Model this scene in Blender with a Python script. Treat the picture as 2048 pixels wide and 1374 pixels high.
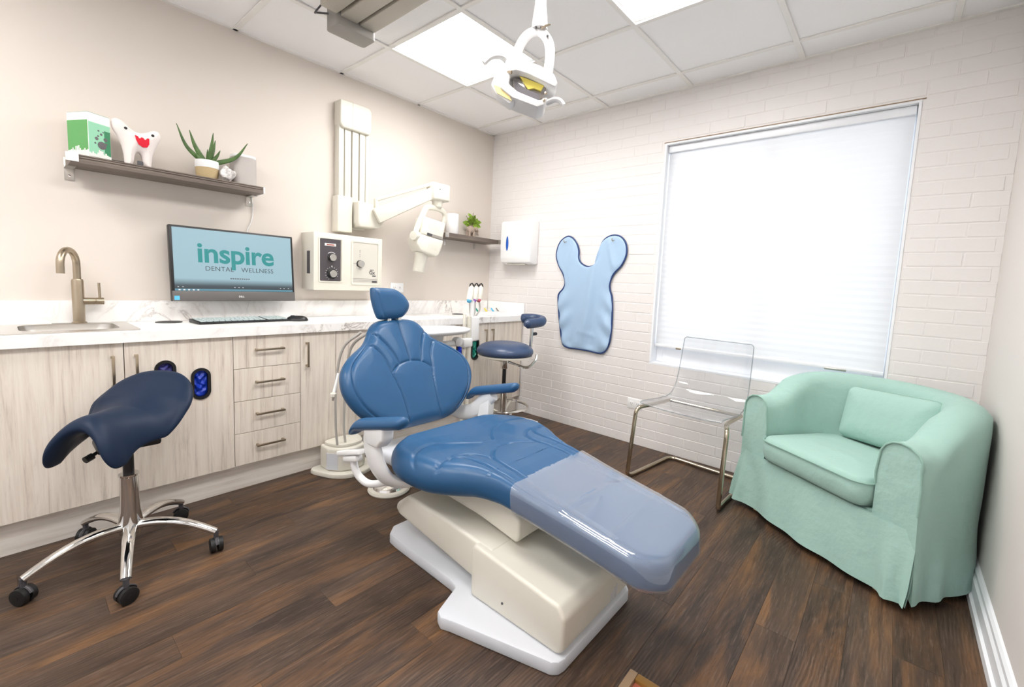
import bpy, bmesh, math, random
import numpy as np
from mathutils import Vector, Matrix, Euler
random.seed(7)
PI = math.pi
sc = bpy.context.scene
COL = sc.collection
for o in list(bpy.data.objects):
    bpy.data.objects.remove(o)

# ------------------------------------------------------------------ camera
CAMP = Vector((-2.9632, -2.8949, 1.1286)); YAW, PIT, ROLL = 0.70038, 0.09827, 0.04545
F_ = Vector((math.cos(YAW)*math.cos(PIT), math.sin(YAW)*math.cos(PIT), -math.sin(PIT)))
R0 = Vector((math.sin(YAW), -math.cos(YAW), 0)); U0 = R0.cross(F_)
R1 = R0*math.cos(ROLL)+U0*math.sin(ROLL); U1 = -R0*math.sin(ROLL)+U0*math.cos(ROLL)
cam = bpy.data.cameras.new('camera'); camo = bpy.data.objects.new('camera', cam); COL.objects.link(camo)
cam.sensor_fit = 'HORIZONTAL'; cam.sensor_width = 36; cam.lens = 886.27/2048*36
cam.shift_x = -14.43/2048; cam.shift_y = -33.26/2048
cam.clip_start = 0.02
mw = Matrix.Identity(4)
for i in range(3):
    mw[i][0] = R1[i]; mw[i][1] = U1[i]; mw[i][2] = -F_[i]; mw[i][3] = CAMP[i]
camo.matrix_world = mw
sc.camera = camo

# ------------------------------------------------------------------ world + exposure
w = bpy.data.worlds.new('world'); sc.world = w; w.use_nodes = True
bg = w.node_tree.nodes['Background']; bg.inputs[0].default_value = (0.86, 0.93, 1, 1); bg.inputs[1].default_value = 2.6
sc.view_settings.view_transform = 'Standard'; sc.view_settings.look = 'None'
sc.view_settings.gamma = 1; sc.view_settings.use_curve_mapping = False
sc.view_settings.exposure = 0.67
PANEL_POWER = 14.0      # emission of every ceiling light diffuser

# ------------------------------------------------------------------ materials
def s2l(c):
    return tuple(((v/255)/12.92 if v/255 <= 0.04045 else ((v/255+0.055)/1.055)**2.4) for v in c)
def newmat(name):
    m = bpy.data.materials.new(name); m.use_nodes = True
    return m, m.node_tree, m.node_tree.nodes['Principled BSDF']
def mat(name, c, rough=0.5, metal=0.0, spec=0.5, coat=0.0, emit=None, es=0, bump=None, var=None, sheen=0):
    m, nt, b = newmat(name)
    col = s2l(c)
    b.inputs['Base Color'].default_value = (*col, 1); b.inputs['Roughness'].default_value = rough
    b.inputs['Metallic'].default_value = metal; b.inputs['Specular IOR Level'].default_value = spec
    b.inputs['Coat Weight'].default_value = coat; b.inputs['Sheen Weight'].default_value = sheen
    if emit:
        b.inputs['Emission Color'].default_value = (*s2l(emit), 1); b.inputs['Emission Strength'].default_value = es
    if bump or var:
        tc = nt.nodes.new('ShaderNodeTexCoord')
        n = nt.nodes.new('ShaderNodeTexNoise'); nt.links.new(tc.outputs['Object'], n.inputs['Vector'])
        n.inputs['Scale'].default_value = (bump or (40, 0))[0] if bump else var[0]; n.inputs['Detail'].default_value = 4
        if bump:
            bp = nt.nodes.new('ShaderNodeBump'); bp.inputs['Strength'].default_value = bump[1]; bp.inputs['Distance'].default_value = bump[2] if len(bump) > 2 else 0.005
            nt.links.new(n.outputs[0], bp.inputs['Height']); nt.links.new(bp.outputs[0], b.inputs['Normal'])
        if var:
            n2 = nt.nodes.new('ShaderNodeTexNoise'); nt.links.new(tc.outputs['Object'], n2.inputs['Vector']); n2.inputs['Scale'].default_value = var[0]
            r = nt.nodes.new('ShaderNodeValToRGB'); nt.links.new(n2.outputs[0], r.inputs[0])
            r.color_ramp.elements[0].position = .3; r.color_ramp.elements[1].position = .7
            r.color_ramp.elements[0].color = (*[x*(1-var[1]) for x in col], 1); r.color_ramp.elements[1].color = (*[min(1, x*(1+var[1])) for x in col], 1)
            nt.links.new(r.outputs[0], b.inputs['Base Color'])
    return m
def ramp(nt, fac, stops):
    r = nt.nodes.new('ShaderNodeValToRGB'); e = r.color_ramp.elements
    while len(e) < len(stops): e.new(0.5)
    for el, (p, c) in zip(e, stops):
        el.position = p; el.color = (*s2l(c), 1)
    nt.links.new(fac, r.inputs[0]); return r.outputs[0]
def mixc(nt, fac, a, b, mode='MIX'):
    n = nt.nodes.new('ShaderNodeMix'); n.data_type = 'RGBA'; n.blend_type = mode
    if isinstance(fac, float): n.inputs[0].default_value = fac
    else: nt.links.new(fac, n.inputs[0])
    for v, i in ((a, 6), (b, 7)):
        if isinstance(v, tuple): n.inputs[i].default_value = (*v, 1)
        else: nt.links.new(v, n.inputs[i])
    return n.outputs[2]
def math_n(nt, op, a, b=None):
    n = nt.nodes.new('ShaderNodeMath'); n.operation = op
    for v, i in ((a, 0), (b, 1)):
        if v is None: continue
        if isinstance(v, (int, float)): n.inputs[i].default_value = v
        else: nt.links.new(v, n.inputs[i])
    return n.outputs[0]

def coords(nt, scale, rnd=True):
    tc = nt.nodes.new('ShaderNodeTexCoord'); mp = nt.nodes.new('ShaderNodeMapping'); mp.inputs['Scale'].default_value = scale
    if rnd:
        oi = nt.nodes.new('ShaderNodeObjectInfo'); cb = nt.nodes.new('ShaderNodeCombineXYZ')
        m1 = math_n(nt, 'MULTIPLY', oi.outputs['Random'], 37.0)
        for i in range(3): nt.links.new(m1, cb.inputs[i])
        ad = nt.nodes.new('ShaderNodeVectorMath'); ad.operation = 'ADD'
        nt.links.new(tc.outputs['Object'], ad.inputs[0]); nt.links.new(cb.outputs[0], ad.inputs[1])
        nt.links.new(ad.outputs[0], mp.inputs[0]); return mp.outputs[0], oi.outputs['Random']
    nt.links.new(tc.outputs['Object'], mp.inputs[0]); return mp.outputs[0], None
def noise(nt, vec, scale, detail=5, rough=.55, dist=0):
    n = nt.nodes.new('ShaderNodeTexNoise'); n.inputs['Scale'].default_value = scale; n.inputs['Detail'].default_value = detail
    n.inputs['Roughness'].default_value = rough; n.inputs['Distortion'].default_value = dist
    nt.links.new(vec, n.inputs['Vector']); return n.outputs[0]

def mat_plank():
    m, nt, b = newmat('vinyl_plank')
    v, rnd = coords(nt, (1, 1, 1)); v2, _ = coords(nt, (.35, 2.2, 1)); v3, _ = coords(nt, (.8, 11, 1)); v4, _ = coords(nt, (1, 4.5, 1))
    tone = ramp(nt, rnd, [(0, (66, 54, 48)), (.18, (122, 102, 88)), (.36, (84, 68, 58)), (.55, (112, 88, 68)), (.75, (74, 63, 58)), (1, (132, 106, 84))])
    streak = ramp(nt, noise(nt, v2, 4, 5, .65, .8), [(.36, (56, 47, 43)), (.48, (88, 72, 62)), (.58, (128, 96, 68)), (.68, (158, 116, 74))])
    c = mixc(nt, .62, tone, streak)
    g = noise(nt, v3, 7, 9, .75, .6)
    dark = ramp(nt, g, [(.38, (190, 190, 190)), (.53, (0, 0, 0))])
    c = mixc(nt, dark, c, s2l((46, 37, 32)))
    pale = ramp(nt, noise(nt, v3, 13, 7, .7, .3), [(.53, (0, 0, 0)), (.68, (185, 185, 185))])
    c = mixc(nt, pale, c, s2l((150, 130, 114)))
    wv = nt.nodes.new('ShaderNodeTexWave'); nt.links.new(v4, wv.inputs['Vector']); wv.wave_type = 'RINGS'; wv.rings_direction = 'Z'
    wv.inputs['Scale'].default_value = 7; wv.inputs['Distortion'].default_value = 5; wv.inputs['Detail'].default_value = 3; wv.inputs['Detail Scale'].default_value = 1.2
    kn = ramp(nt, noise(nt, v, 2.4, 2), [(.5, (0, 0, 0)), (.66, (150, 150, 150))])
    wl = ramp(nt, wv.outputs[1], [(.0, (60, 48, 41)), (.35, (98, 81, 71)), (.8, (102, 85, 74)), (1, (136, 118, 104))])
    c = mixc(nt, kn, c, wl)
    c = mixc(nt, 1.0, c, (.66, .63, .61), 'MULTIPLY')
    nt.links.new(c, b.inputs['Base Color']); b.inputs['Roughness'].default_value = .42
    b.inputs['Specular IOR Level'].default_value = .28
    bp = nt.nodes.new('ShaderNodeBump'); bp.inputs['Strength'].default_value = .3; bp.inputs['Distance'].default_value = .0015
    nt.links.new(g, bp.inputs['Height']); nt.links.new(bp.outputs[0], b.inputs['Normal'])
    return m
def mat_cabinet(name, c0, c1, c2, horiz=False):
    m, nt, b = newmat(name)
    s = (1, 3, 40) if horiz else (1, 1, .09)
    v, rnd = coords(nt, (1, 1, .045) if not horiz else (.045, 1, 1)); v2, _ = coords(nt, (1, 1, .11) if not horiz else (.11, 1, 1))
    g = noise(nt, v, 46, 7, .7, .3)
    c = ramp(nt, g, [(.28, c2), (.44, c1), (.58, c0)])
    bl = ramp(nt, noise(nt, v2, 20, 6, .75, .5), [(.56, (0, 0, 0)), (.68, (150, 150, 150))])
    c = mixc(nt, bl, c, s2l(tuple(int(q_*.86) for q_ in c2)))
    nt.links.new(c, b.inputs['Base Color']); b.inputs['Roughness'].default_value = .5
    return m
def mat_marble():
    m, nt, b = newmat('marble_laminate')
    tc = nt.nodes.new('ShaderNodeTexCoord')
    n1 = noise(nt, tc.outputs['Object'], 1.6, 6, .6, 1.5)
    d = math_n(nt, 'ABSOLUTE', math_n(nt, 'SUBTRACT', n1, .5))
    vein = ramp(nt, d, [(0, (236, 233, 230)), (.012, (243, 241, 239)), (.05, (249, 248, 246))])
    n2 = noise(nt, tc.outputs['Object'], 3.1, 8, .65, 2.2)
    d2 = math_n(nt, 'ABSOLUTE', math_n(nt, 'SUBTRACT', n2, .53))
    msk = ramp(nt, noise(nt, tc.outputs['Object'], 1.3, 2), [(.53, (0, 0, 0)), (.66, (235, 235, 235))])
    v2 = ramp(nt, d2, [(0, (128, 114, 106)), (.014, (216, 210, 205)), (.045, (248, 246, 244))])
    c = mixc(nt, msk, vein, mixc(nt, 1.0, vein, v2, 'MULTIPLY'))
    nt.links.new(c, b.inputs['Base Color']); b.inputs['Roughness'].default_value = .32
    return m
def mat_screen():
    m, nt, b = newmat('monitor_picture')
    tc = nt.nodes.new('ShaderNodeTexCoord'); sp = nt.nodes.new('ShaderNodeSeparateXYZ'); nt.links.new(tc.outputs['Generated'], sp.inputs[0])
    c = ramp(nt, sp.outputs[2], [(0, (96, 150, 170)), (.035, (96, 150, 170)), (.0351, (40, 52, 60)), (.09, (62, 80, 90)), (.2, (165, 200, 212)), (1, (168, 203, 216))])
    b.inputs['Base Color'].default_value = (.02, .02, .02, 1); b.inputs['Roughness'].default_value = .35
    nt.links.new(c, b.inputs['Emission Color']); b.inputs['Emission Strength'].default_value = .56
    return m
def mat_clear(name, tint=(1, 1, 1), gloss_rough=.03, haze=0.0, hazecol=(1, 1, 1), ior=1.49, gls=(.55, .035)):
    m = bpy.data.materials.new(name); m.use_nodes = True; nt = m.node_tree; nt.nodes.clear()
    out = nt.nodes.new('ShaderNodeOutputMaterial'); tr = nt.nodes.new('ShaderNodeBsdfTransparent'); tr.inputs[0].default_value = (*tint, 1)
    gl = nt.nodes.new('ShaderNodeBsdfGlossy'); gl.inputs['Roughness'].default_value = gloss_rough
    lw = nt.nodes.new('ShaderNodeLayerWeight'); lw.inputs[0].default_value = .5
    fac = math_n(nt, 'ADD', math_n(nt, 'MULTIPLY', math_n(nt, 'POWER', lw.outputs['Facing'], 3.5), gls[0]), gls[1])
    mx = nt.nodes.new('ShaderNodeMixShader'); nt.links.new(fac, mx.inputs[0])
    cur = tr.outputs[0]
    if haze:
        df = nt.nodes.new('ShaderNodeBsdfDiffuse'); df.inputs[0].default_value = (*hazecol, 1)
        m2 = nt.nodes.new('ShaderNodeMixShader'); m2.inputs[0].default_value = haze
        nt.links.new(tr.outputs[0], m2.inputs[1]); nt.links.new(df.outputs[0], m2.inputs[2]); cur = m2.outputs[0]
    nt.links.new(cur, mx.inputs[1]); nt.links.new(gl.outputs[0], mx.inputs[2]); nt.links.new(mx.outputs[0], out.inputs[0])
    return m
def mat_blind():
    m = bpy.data.materials.new('blind_fabric'); m.use_nodes = True; nt = m.node_tree; nt.nodes.clear()
    out = nt.nodes.new('ShaderNodeOutputMaterial'); d = nt.nodes.new('ShaderNodeBsdfDiffuse'); t = nt.nodes.new('ShaderNodeBsdfTranslucent')
    d.inputs[0].default_value = (.74, .745, .755, 1); t.inputs[0].default_value = (.72, .74, .78, 1)
    mx = nt.nodes.new('ShaderNodeMixShader'); mx.inputs[0].default_value = .14
    nt.links.new(d.outputs[0], mx.inputs[1]); nt.links.new(t.outputs[0], mx.inputs[2]); nt.links.new(mx.outputs[0], out.inputs[0])
    return m
def mat_emit(name, c, s):
    m = bpy.data.materials.new(name); m.use_nodes = True; nt = m.node_tree; nt.nodes.clear()
    out = nt.nodes.new('ShaderNodeOutputMaterial'); e = nt.nodes.new('ShaderNodeEmission'); e.inputs[0].default_value = (*c, 1); e.inputs[1].default_value = s
    nt.links.new(e.outputs[0], out.inputs[0]); return m

MT = dict(
    wall=mat('wall_paint_beige', (220, 211, 202), .7, bump=(220, .05, .001)),
    wallc=mat('wall_paint_shaded', (220, 214, 210), .7, bump=(220, .05, .001)),  # same paint as the left wall; its shaded greyer tone put into the colour
    brick=mat('painted_brick', (232, 228, 226), .6, bump=(60, .12, .003)),
    ceil=mat('ceiling_tile', (249, 248, 248), .9, bump=(300, .15, .001)),
    grid=mat('ceiling_grid', (240, 238, 234), .6),
    trim=mat('white_trim_paint', (240, 242, 246), .4),
    plank=mat_plank(), subfloor=mat('subfloor', (40, 32, 28), .8),
    cab=mat_cabinet('pale_wood_laminate', (236, 227, 215), (226, 215, 202), (186, 173, 160)),
    cabd=mat('cabinet_carcass', (120, 108, 96), .7),
    kick=mat_cabinet('toe_kick_laminate', (246, 240, 232), (238, 230, 220), (212, 202, 190), True),
    marble=mat_marble(),
    nickel=mat('brushed_nickel', (176, 162, 142), .32, 1), steel=mat('stainless_steel', (200, 196, 190), .28, 1),
    chrome=mat('chrome', (225, 224, 222), .08, 1), bronze=mat('warm_chrome', (190, 178, 158), .12, 1),
    black=mat('black_plastic', (22, 22, 24), .4), rubber=mat('black_rubber', (18, 18, 19), .55), dgrey=mat('dark_grey_plastic', (72, 70, 74), .45),
    bezel=mat('grey_bezel', (98, 94, 92), .35),
    cream=mat('cream_plastic', (222, 218, 206), .38), white=mat('white_plastic', (236, 236, 236), .32), lampw=mat('lamp_white', (226, 226, 226), .35), lgrey=mat('light_grey_plastic', (212, 215, 221), .4),
    panelg=mat('control_panel_grey', (206, 202, 192), .45), panelk=mat('control_panel_charcoal', (74, 68, 72), .45),
    leather=mat('blue_upholstery', (42, 84, 124), .32, spec=.36, bump=(500, .06, .0006)),
    leather2=mat('slate_blue_vinyl', (56, 74, 106), .33, bump=(500, .06, .0006)),
    navy=mat('navy_upholstery', (26, 40, 62), .45, spec=.18, bump=(600, .05, .0006)),
    mint=mat('mint_cotton', (160, 194, 184), .9, spec=.2, sheen=.15, bump=(14, .35, .02)),
    mintp=mat('mint_piping', (146, 180, 168), .9, spec=.2),
    apron=mat('pale_blue_apron', (168, 196, 224), .42, bump=(30, .15, .003)), navytrim=mat('navy_binding', (28, 58, 112), .5),
    shelf=mat_cabinet('grey_brown_shelf', (120, 108, 98), (104, 92, 84), (80, 70, 64), True),
    green=mat('green_print', (92, 160, 92), .5), green2=mat('pale_green_print', (150, 214, 178), .5), paper=mat('white_card', (240, 240, 236), .5), greyprint=mat('grey_print', (96, 92, 96), .5), green3=mat('dark_green_print', (40, 130, 84), .5),
    plush=mat('white_plush', (240, 232, 228), .95, spec=.1, bump=(120, .3, .004)), red=mat('red_felt', (214, 22, 48), .8),
    leaf=mat('aloe_leaf', (68, 98, 44), .45, var=(30, .3)), leaf2=mat('green_leaf', (128, 158, 52), .45, var=(60, .4)), wicker=mat('woven_seagrass', (190, 168, 128), .8, bump=(80, .6, .004)), soil=mat('soil', (60, 44, 34), .9),
    stone=mat('speckled_stone', (214, 210, 208), .45, var=(70, .35)), fabric=mat('speaker_cloth', (186, 180, 176), .8, bump=(400, .3, .001)),
    eleph=mat('grey_ceramic', (168, 150, 136), .5), stem=mat('twig', (96, 78, 56), .7),
    blueg=mat('blue_gloves', (20, 60, 190), .35), teal=mat('teal_gloves', (20, 140, 120), .35), purple=mat('indigo_gloves', (66, 66, 140), .35),
    bluewin=mat('blue_window', (40, 96, 190), .15), yellow=mat('yellow_plastic', (222, 206, 96), .4), mirror=mat('reflector', (170, 166, 164), .18, 1),
    pink=mat('pink_plastic', (232, 110, 130), .4), violet=mat('violet_plastic', (150, 90, 190), .4), cyan=mat('cyan_plastic', (90, 180, 220), .4),
    wood=mat('light_wood_leg', (206, 160, 124), .5), gold=mat('oak_moulding', (136, 100, 44), .45), terracotta=mat('terracotta_insert', (168, 92, 68), .7), tan=mat('tan_moulding', (150, 124, 96), .5),
    tealtext=mat('teal_lettering', (0, 0, 0), .4, emit=(46, 156, 156), es=.56), darktext=mat('dark_lettering', (40, 40, 42), .5), whitetext=mat('pale_lettering', (225, 225, 225), .5),
    screen=mat_screen(), scrdark=mat('dark_screen_print', (0, 0, 0), .4, emit=(52, 66, 74), es=.9),
    acrylrim=mat_clear('acrylic_edge', (.72, .74, .76), .05, .12, (.75, .78, .8)), acrylic=mat_clear('clear_acrylic', (.955, .96, .965), .02, .03, (.9, .92, .95)), film=mat_clear('clear_vinyl_sleeve', (.94, .95, .98), .06, .13, (.86, .90, .96), 1.5, gls=(.7, .10)), glass=mat_clear('window_glass', (.97, .98, .98), .01),
    blind=mat_blind(), lamp=mat_emit('light_diffuser', (1, .98, .955), PANEL_POWER),
    outlet=mat('outlet_white', (246, 246, 246), .35), grey=mat('aluminium_grey', (178, 172, 160), .45), greyd=mat('grey_endcap', (150, 146, 140), .45), slot=mat('dark_slot', (58, 46, 40), .7),
    key=mat('keycap_grey', (176, 190, 190), .5), hose=mat('grey_hose', (186, 182, 176), .4), amber=mat('amber_lens', (236, 214, 150), .25),
)

# ------------------------------------------------------------------ mesh helpers
class MB:
    def __init__(s): s.v = []; s.f = []
    def add(s, vs, fs, M=None):
        b = len(s.v)
        s.v += [tuple(M @ Vector(p)) if M else tuple(p) for p in vs]
        s.f += [tuple(b+i for i in f) for f in fs]; return s
    def bm(s, bm, M=None):
        bm.verts.index_update(); return s.add([v.co.copy() for v in bm.verts], [[v.index for v in f.verts] for f in bm.faces], M)
    def box(s, x0, x1, y0, y1, z0, z1, bev=0, seg=2, M=None):
        b = bmesh.new(); bmesh.ops.create_cube(b, size=1)
        for v in b.verts:
            v.co = Vector(((x0+x1)/2+v.co.x*(x1-x0), (y0+y1)/2+v.co.y*(y1-y0), (z0+z1)/2+v.co.z*(z1-z0)))
        if bev: bmesh.ops.bevel(b, geom=list(b.edges), offset=bev, segments=seg, profile=.5, affect='EDGES')
        s.bm(b, M); b.free(); return s
    def prism(s, poly, d0, d1, axis='x', bev=0, seg=2, M=None, vert_only=False):
        # poly in the other two axes (cyclic order), extruded along axis
        def P(a, b_, d): return {'x': (d, a, b_), 'y': (a, d, b_), 'z': (a, b_, d)}[axis]
        b = bmesh.new()
        lo = [b.verts.new(P(p[0], p[1], d0)) for p in poly]; hi = [b.verts.new(P(p[0], p[1], d1)) for p in poly]
        n = len(poly); b.faces.new(lo[::-1]); b.faces.new(hi)
        for i in range(n): b.faces.new([lo[i], lo[(i+1) % n], hi[(i+1) % n], hi[i]])
        bmesh.ops.recalc_face_normals(b, faces=b.faces)
        if bev: bmesh.ops.bevel(b, geom=list(b.edges), offset=bev, segments=seg, profile=.5, affect='EDGES', clamp_overlap=True)
        s.bm(b, M); b.free(); return s
    def tube(s, path, r, n=12, closed=False, caps=True, sx=1, sy=1, up=None, M=None):
        path = [Vector(p) for p in path]; N = len(path); rr = r if isinstance(r, (list, tuple)) else [r]*N
        T = []
        for i in range(N):
            a = path[(i-1) % N] if (closed or i > 0) else path[i]; c = path[(i+1) % N] if (closed or i < N-1) else path[i]
            T.append((c-a).normalized())
        u = Vector(up) if up else (Vector((0, 0, 1)) if abs(T[0].z) < .9 else Vector((1, 0, 0)))
        u = (u-T[0]*u.dot(T[0])).normalized(); vs = []
        for i in range(N):
            u = (u-T[i]*u.dot(T[i])).normalized(); wv = T[i].cross(u)
            for k in range(n):
                a = 2*PI*k/n; vs.append(path[i]+u*(math.cos(a)*rr[i]*sx)+wv*(math.sin(a)*rr[i]*sy))
        fs = []
        for i in range(N if closed else N-1):
            j = (i+1) % N
            for k in range(n): fs.append((i*n+k, i*n+(k+1) % n, j*n+(k+1) % n, j*n+k))
        if caps and not closed:
            fs.append(tuple(range(n))[::-1]); fs.append(tuple((N-1)*n+k for k in range(n)))
        return s.add(vs, fs, M)
    def lathe(s, prof, c=(0, 0, 0), n=32, M=None, sx=1, sy=1):
        vs = []; fs = []; m = len(prof)
        for r, z in prof:
            for k in range(n):
                a = 2*PI*k/n; vs.append((c[0]+r*math.cos(a)*sx, c[1]+r*math.sin(a)*sy, c[2]+z))
        for i in range(m-1):
            for k in range(n): fs.append((i*n+k, i*n+(k+1) % n, (i+1)*n+(k+1) % n, (i+1)*n+k))
        if prof[0][0] > 1e-5: fs.append(tuple(range(n))[::-1])
        if prof[-1][0] > 1e-5: fs.append(tuple((m-1)*n+k for k in range(n)))
        return s.add(vs, fs, M)
    def grid(s, P, nu, nv, closed_u=False, M=None):
        fs = []
        for i in range(nu if closed_u else nu-1):
            for j in range(nv-1):
                a = i*nv+j; b = ((i+1) % nu)*nv+j; fs.append((a, b, b+1, a+1))
        return s.add(P, fs, M)
    def build(s, name, mt, parent=None, smooth=35, loc=None, merge=False):
        me = bpy.data.meshes.new(name); me.from_pydata(s.v, [], s.f); me.validate()
        b = bmesh.new(); b.from_mesh(me)
        if merge: bmesh.ops.remove_doubles(b, verts=b.verts, dist=1e-5)
        bmesh.ops.recalc_face_normals(b, faces=b.faces); b.to_mesh(me); b.free()
        if isinstance(mt, str): mt = MT[mt]
        me.materials.append(mt)
        if smooth:
            me.polygons.foreach_set('use_smooth', [True]*len(me.polygons)); me.set_sharp_from_angle(angle=math.radians(smooth))
        o = bpy.data.objects.new(name, me); COL.objects.link(o)
        if parent: o.parent = parent
        if loc: o.location = loc
        return o
def thing(name, label, cat, loc=(0, 0, 0), rz=0, group=None):
    o = bpy.data.objects.new(name, None); COL.objects.link(o); o.location = loc; o.rotation_euler = (0, 0, rz); o.empty_display_size = .1
    o['label'] = label; o['category'] = cat
    if group: o['group'] = group
    return o
def tag(o, label, cat, group=None):
    o['label'] = label; o['category'] = cat
    if group: o['group'] = group
    return o
def struct(o): o['kind'] = 'structure'; return o
def link_copy(src, parent, loc=None, rot=None, name=None):
    c = src.copy(); COL.objects.link(c); c.parent = parent
    if loc is not None: c.location = loc
    if rot is not None: c.rotation_euler = rot
    return c
def smooth_path(pts, n=8, closed=False):
    pts = [np.array(p, float) for p in pts]; N = len(pts); out = []
    R = range(N if closed else N-1)
    for i in R:
        p0 = pts[(i-1) % N] if (closed or i > 0) else 2*pts[0]-pts[1]; p1 = pts[i]; p2 = pts[(i+1) % N]
        p3 = pts[(i+2) % N] if (closed or i+2 < N) else 2*pts[-1]-pts[-2]
        for k in range(n):
            t = k/n; out.append(.5*((2*p1)+(-p0+p2)*t+(2*p0-5*p1+4*p2-p3)*t*t+(-p0+3*p1-3*p2+p3)*t**3))
    if not closed: out.append(pts[-1])
    return [tuple(float(x) for x in p) for p in out]
def fillet(pts, r, n=6):
    pts = [Vector(p) for p in pts]; out = [pts[0]]
    for i in range(1, len(pts)-1):
        a = pts[i-1]-pts[i]; c = pts[i+1]-pts[i]; rr = min(r, a.length*.49, c.length*.49)
        p0 = pts[i]+a.normalized()*rr; p2 = pts[i]+c.normalized()*rr
        for k in range(n+1):
            t = k/n; out.append(p0*(1-t)**2+pts[i]*2*t*(1-t)+p2*t*t)
    out.append(pts[-1]); return out
def rrect(x0, x1, y0, y1, r, n=5):
    P = []
    for cx, cy, a0 in ((x1-r, y1-r, 0), (x0+r, y1-r, 90), (x0+r, y0+r, 180), (x1-r, y0+r, 270)):
        for k in range(n+1):
            a = math.radians(a0+90*k/n); P.append((cx+r*math.cos(a), cy+r*math.sin(a)))
    return P
def resample(poly, n):
    P = np.array(poly+[poly[0]], float); d = np.r_[0, np.cumsum(np.hypot(*np.diff(P, axis=0).T))]; t = np.linspace(0, d[-1], n, endpoint=False)
    return np.c_[np.interp(t, d, P[:, 0]), np.interp(t, d, P[:, 1])]
def pdist(Q, line, closed=False):
    L = np.array(line, float)
    if closed: L = np.vstack([L, L[:1]])
    D = np.full(len(Q), 9.)
    for a, b in zip(L[:-1], L[1:]):
        ab = b-a; t = np.clip(((Q-a)@ab)/max(ab@ab, 1e-12), 0, 1); D = np.minimum(D, np.hypot(*(Q-a-t[:, None]*ab).T))
    return D
def cushion(outline, seams, T, R, mapf, Tb=None, center=None, nt=150, nr=44, groove=.006, gw=.007, puff=.0, crown=0., Rb=None, extra=None, pw=None, tbf=None):
    """closed pillow over a 2-D outline: height rounds off at the rim, dips along the seams"""
    B = resample(outline, nt); c = np.array(center if center is not None else B.mean(0))
    ts = 1-np.linspace(1, 0, nr)**1.7; ts = ts[1:]
    Q = np.vstack([c[None]]+[c+(B-c)*t for t in ts])
    d = pdist(Q, B, True); d[-nt:] = 0
    s = np.clip(d/R, 0, 1); p_ = pw(Q) if pw else 2.0; h = T*(1-(1-s)**p_)**(1/p_)
    h += crown*np.clip(d/.15, 0, 1)**.8
    if seams:
        sd = np.full(len(Q), 9.)
        for sm in seams: sd = np.minimum(sd, pdist(Q, smooth_path(sm, 6)))
        fade = np.clip(d/.012, 0, 1)
        h -= groove*np.exp(-(sd/gw)**2)*fade
        h += puff*np.clip(np.minimum(sd, d)/.06, 0, 1)**.6
    if extra is not None: h += extra(Q, d)
    Rb = Rb or R; Tb = T if Tb is None else Tb
    hb = -Tb*(tbf(Q) if tbf else 1)*(1-(1-np.clip(d/Rb, 0, 1))**p_)**(1/p_)
    n = len(Q); V = [mapf(q[0], q[1], hh) for q, hh in zip(Q, h)]
    keep = np.arange(n-nt)                      # underside without the shared rim
    V += [mapf(Q[i][0], Q[i][1], hb[i]) for i in keep]
    Fc = []
    def idx(r, k, under):
        if r == 0: return (n if under else 0)
        i = 1+(r-1)*nt+k % nt
        if under and r < nr-1: return n+i
        return i
    for under in (0, 1):
        for k in range(nt):
            Fc.append((idx(0, 0, under), idx(1, k, under), idx(1, k+1, under)))
        for r in range(1, nr-1):
            for k in range(nt):
                Fc.append((idx(r, k, under), idx(r+1, k, under), idx(r+1, k+1, under), idx(r, k+1, under)))
    return V, Fc
def text(body, size, name, mt, M, parent, bold=0., extr=.0006, align='CENTER', space=1.0):
    c = bpy.data.curves.new(name, 'FONT'); c.body = body; c.size = size; c.align_x = align; c.align_y = 'BOTTOM_BASELINE'; c.extrude = extr; c.offset = bold
    c.space_character = space; c.resolution_u = 4
    o = bpy.data.objects.new(name, c); dg = bpy.context.evaluated_depsgraph_get()
    COL.objects.link(o); dg.update(); me = bpy.data.meshes.new_from_object(o.evaluated_get(dg)); bpy.data.objects.remove(o)
    me.materials.clear(); me.materials.append(MT[mt]); me.transform(M); me.name = name
    o = bpy.data.objects.new(name, me); COL.objects.link(o); o.parent = parent; return o
def TM(loc, rot=(0, 0, 0)): return Matrix.Translation(loc) @ Euler(rot).to_matrix().to_4x4()
ROT_A = (PI/2, 0, 0)      # text lying on wall A (faces -y)

# ================================================================== ROOM
H = 2.434; W = -3.24; XF = -4.35          # ceiling height, right wall y, wall behind the camera
S = .6096; GA = .2243; GB = .5452         # ceiling grid pitch and offsets
# ---- floor with separate planks running along x
fl = struct(MB().box(XF-.12, .12, W-.12, .12, -.06, -.006).build('floor', 'subfloor', smooth=0))
PW, PL = .1215, 1.22
plank_me = MB().box(0, PL-.0005, 0, PW-.0005, -.006, 0, .0003, 1).build('plank', 'plank', fl)
first = True; row = 0; y = W
offs = [.0, .47, .86, .22, .63, 1.05, .35, .75]
while y < 0:
    y1 = min(y+PW, 0); x = XF-offs[row % 8]
    while x < 0:
        x0, x1 = max(x, XF), min(x+PL, 0)
        if x1-x0 > .03:
            full = abs(x1-x0-PL) < 1e-6 and abs(y1-y-PW) < 1e-6
            if full:
                if first: plank_me.location = (x0, y, 0); first = False
                else: link_copy(plank_me, fl, (x0, y, 0))
            else:
                MB().box(0, x1-x0-.0005, 0, y1-y-.0005, -.006, 0, .0003, 1).build('plank', 'plank', fl, loc=(x0, y, 0))
        x += PL
    y += PW; row += 1
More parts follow.
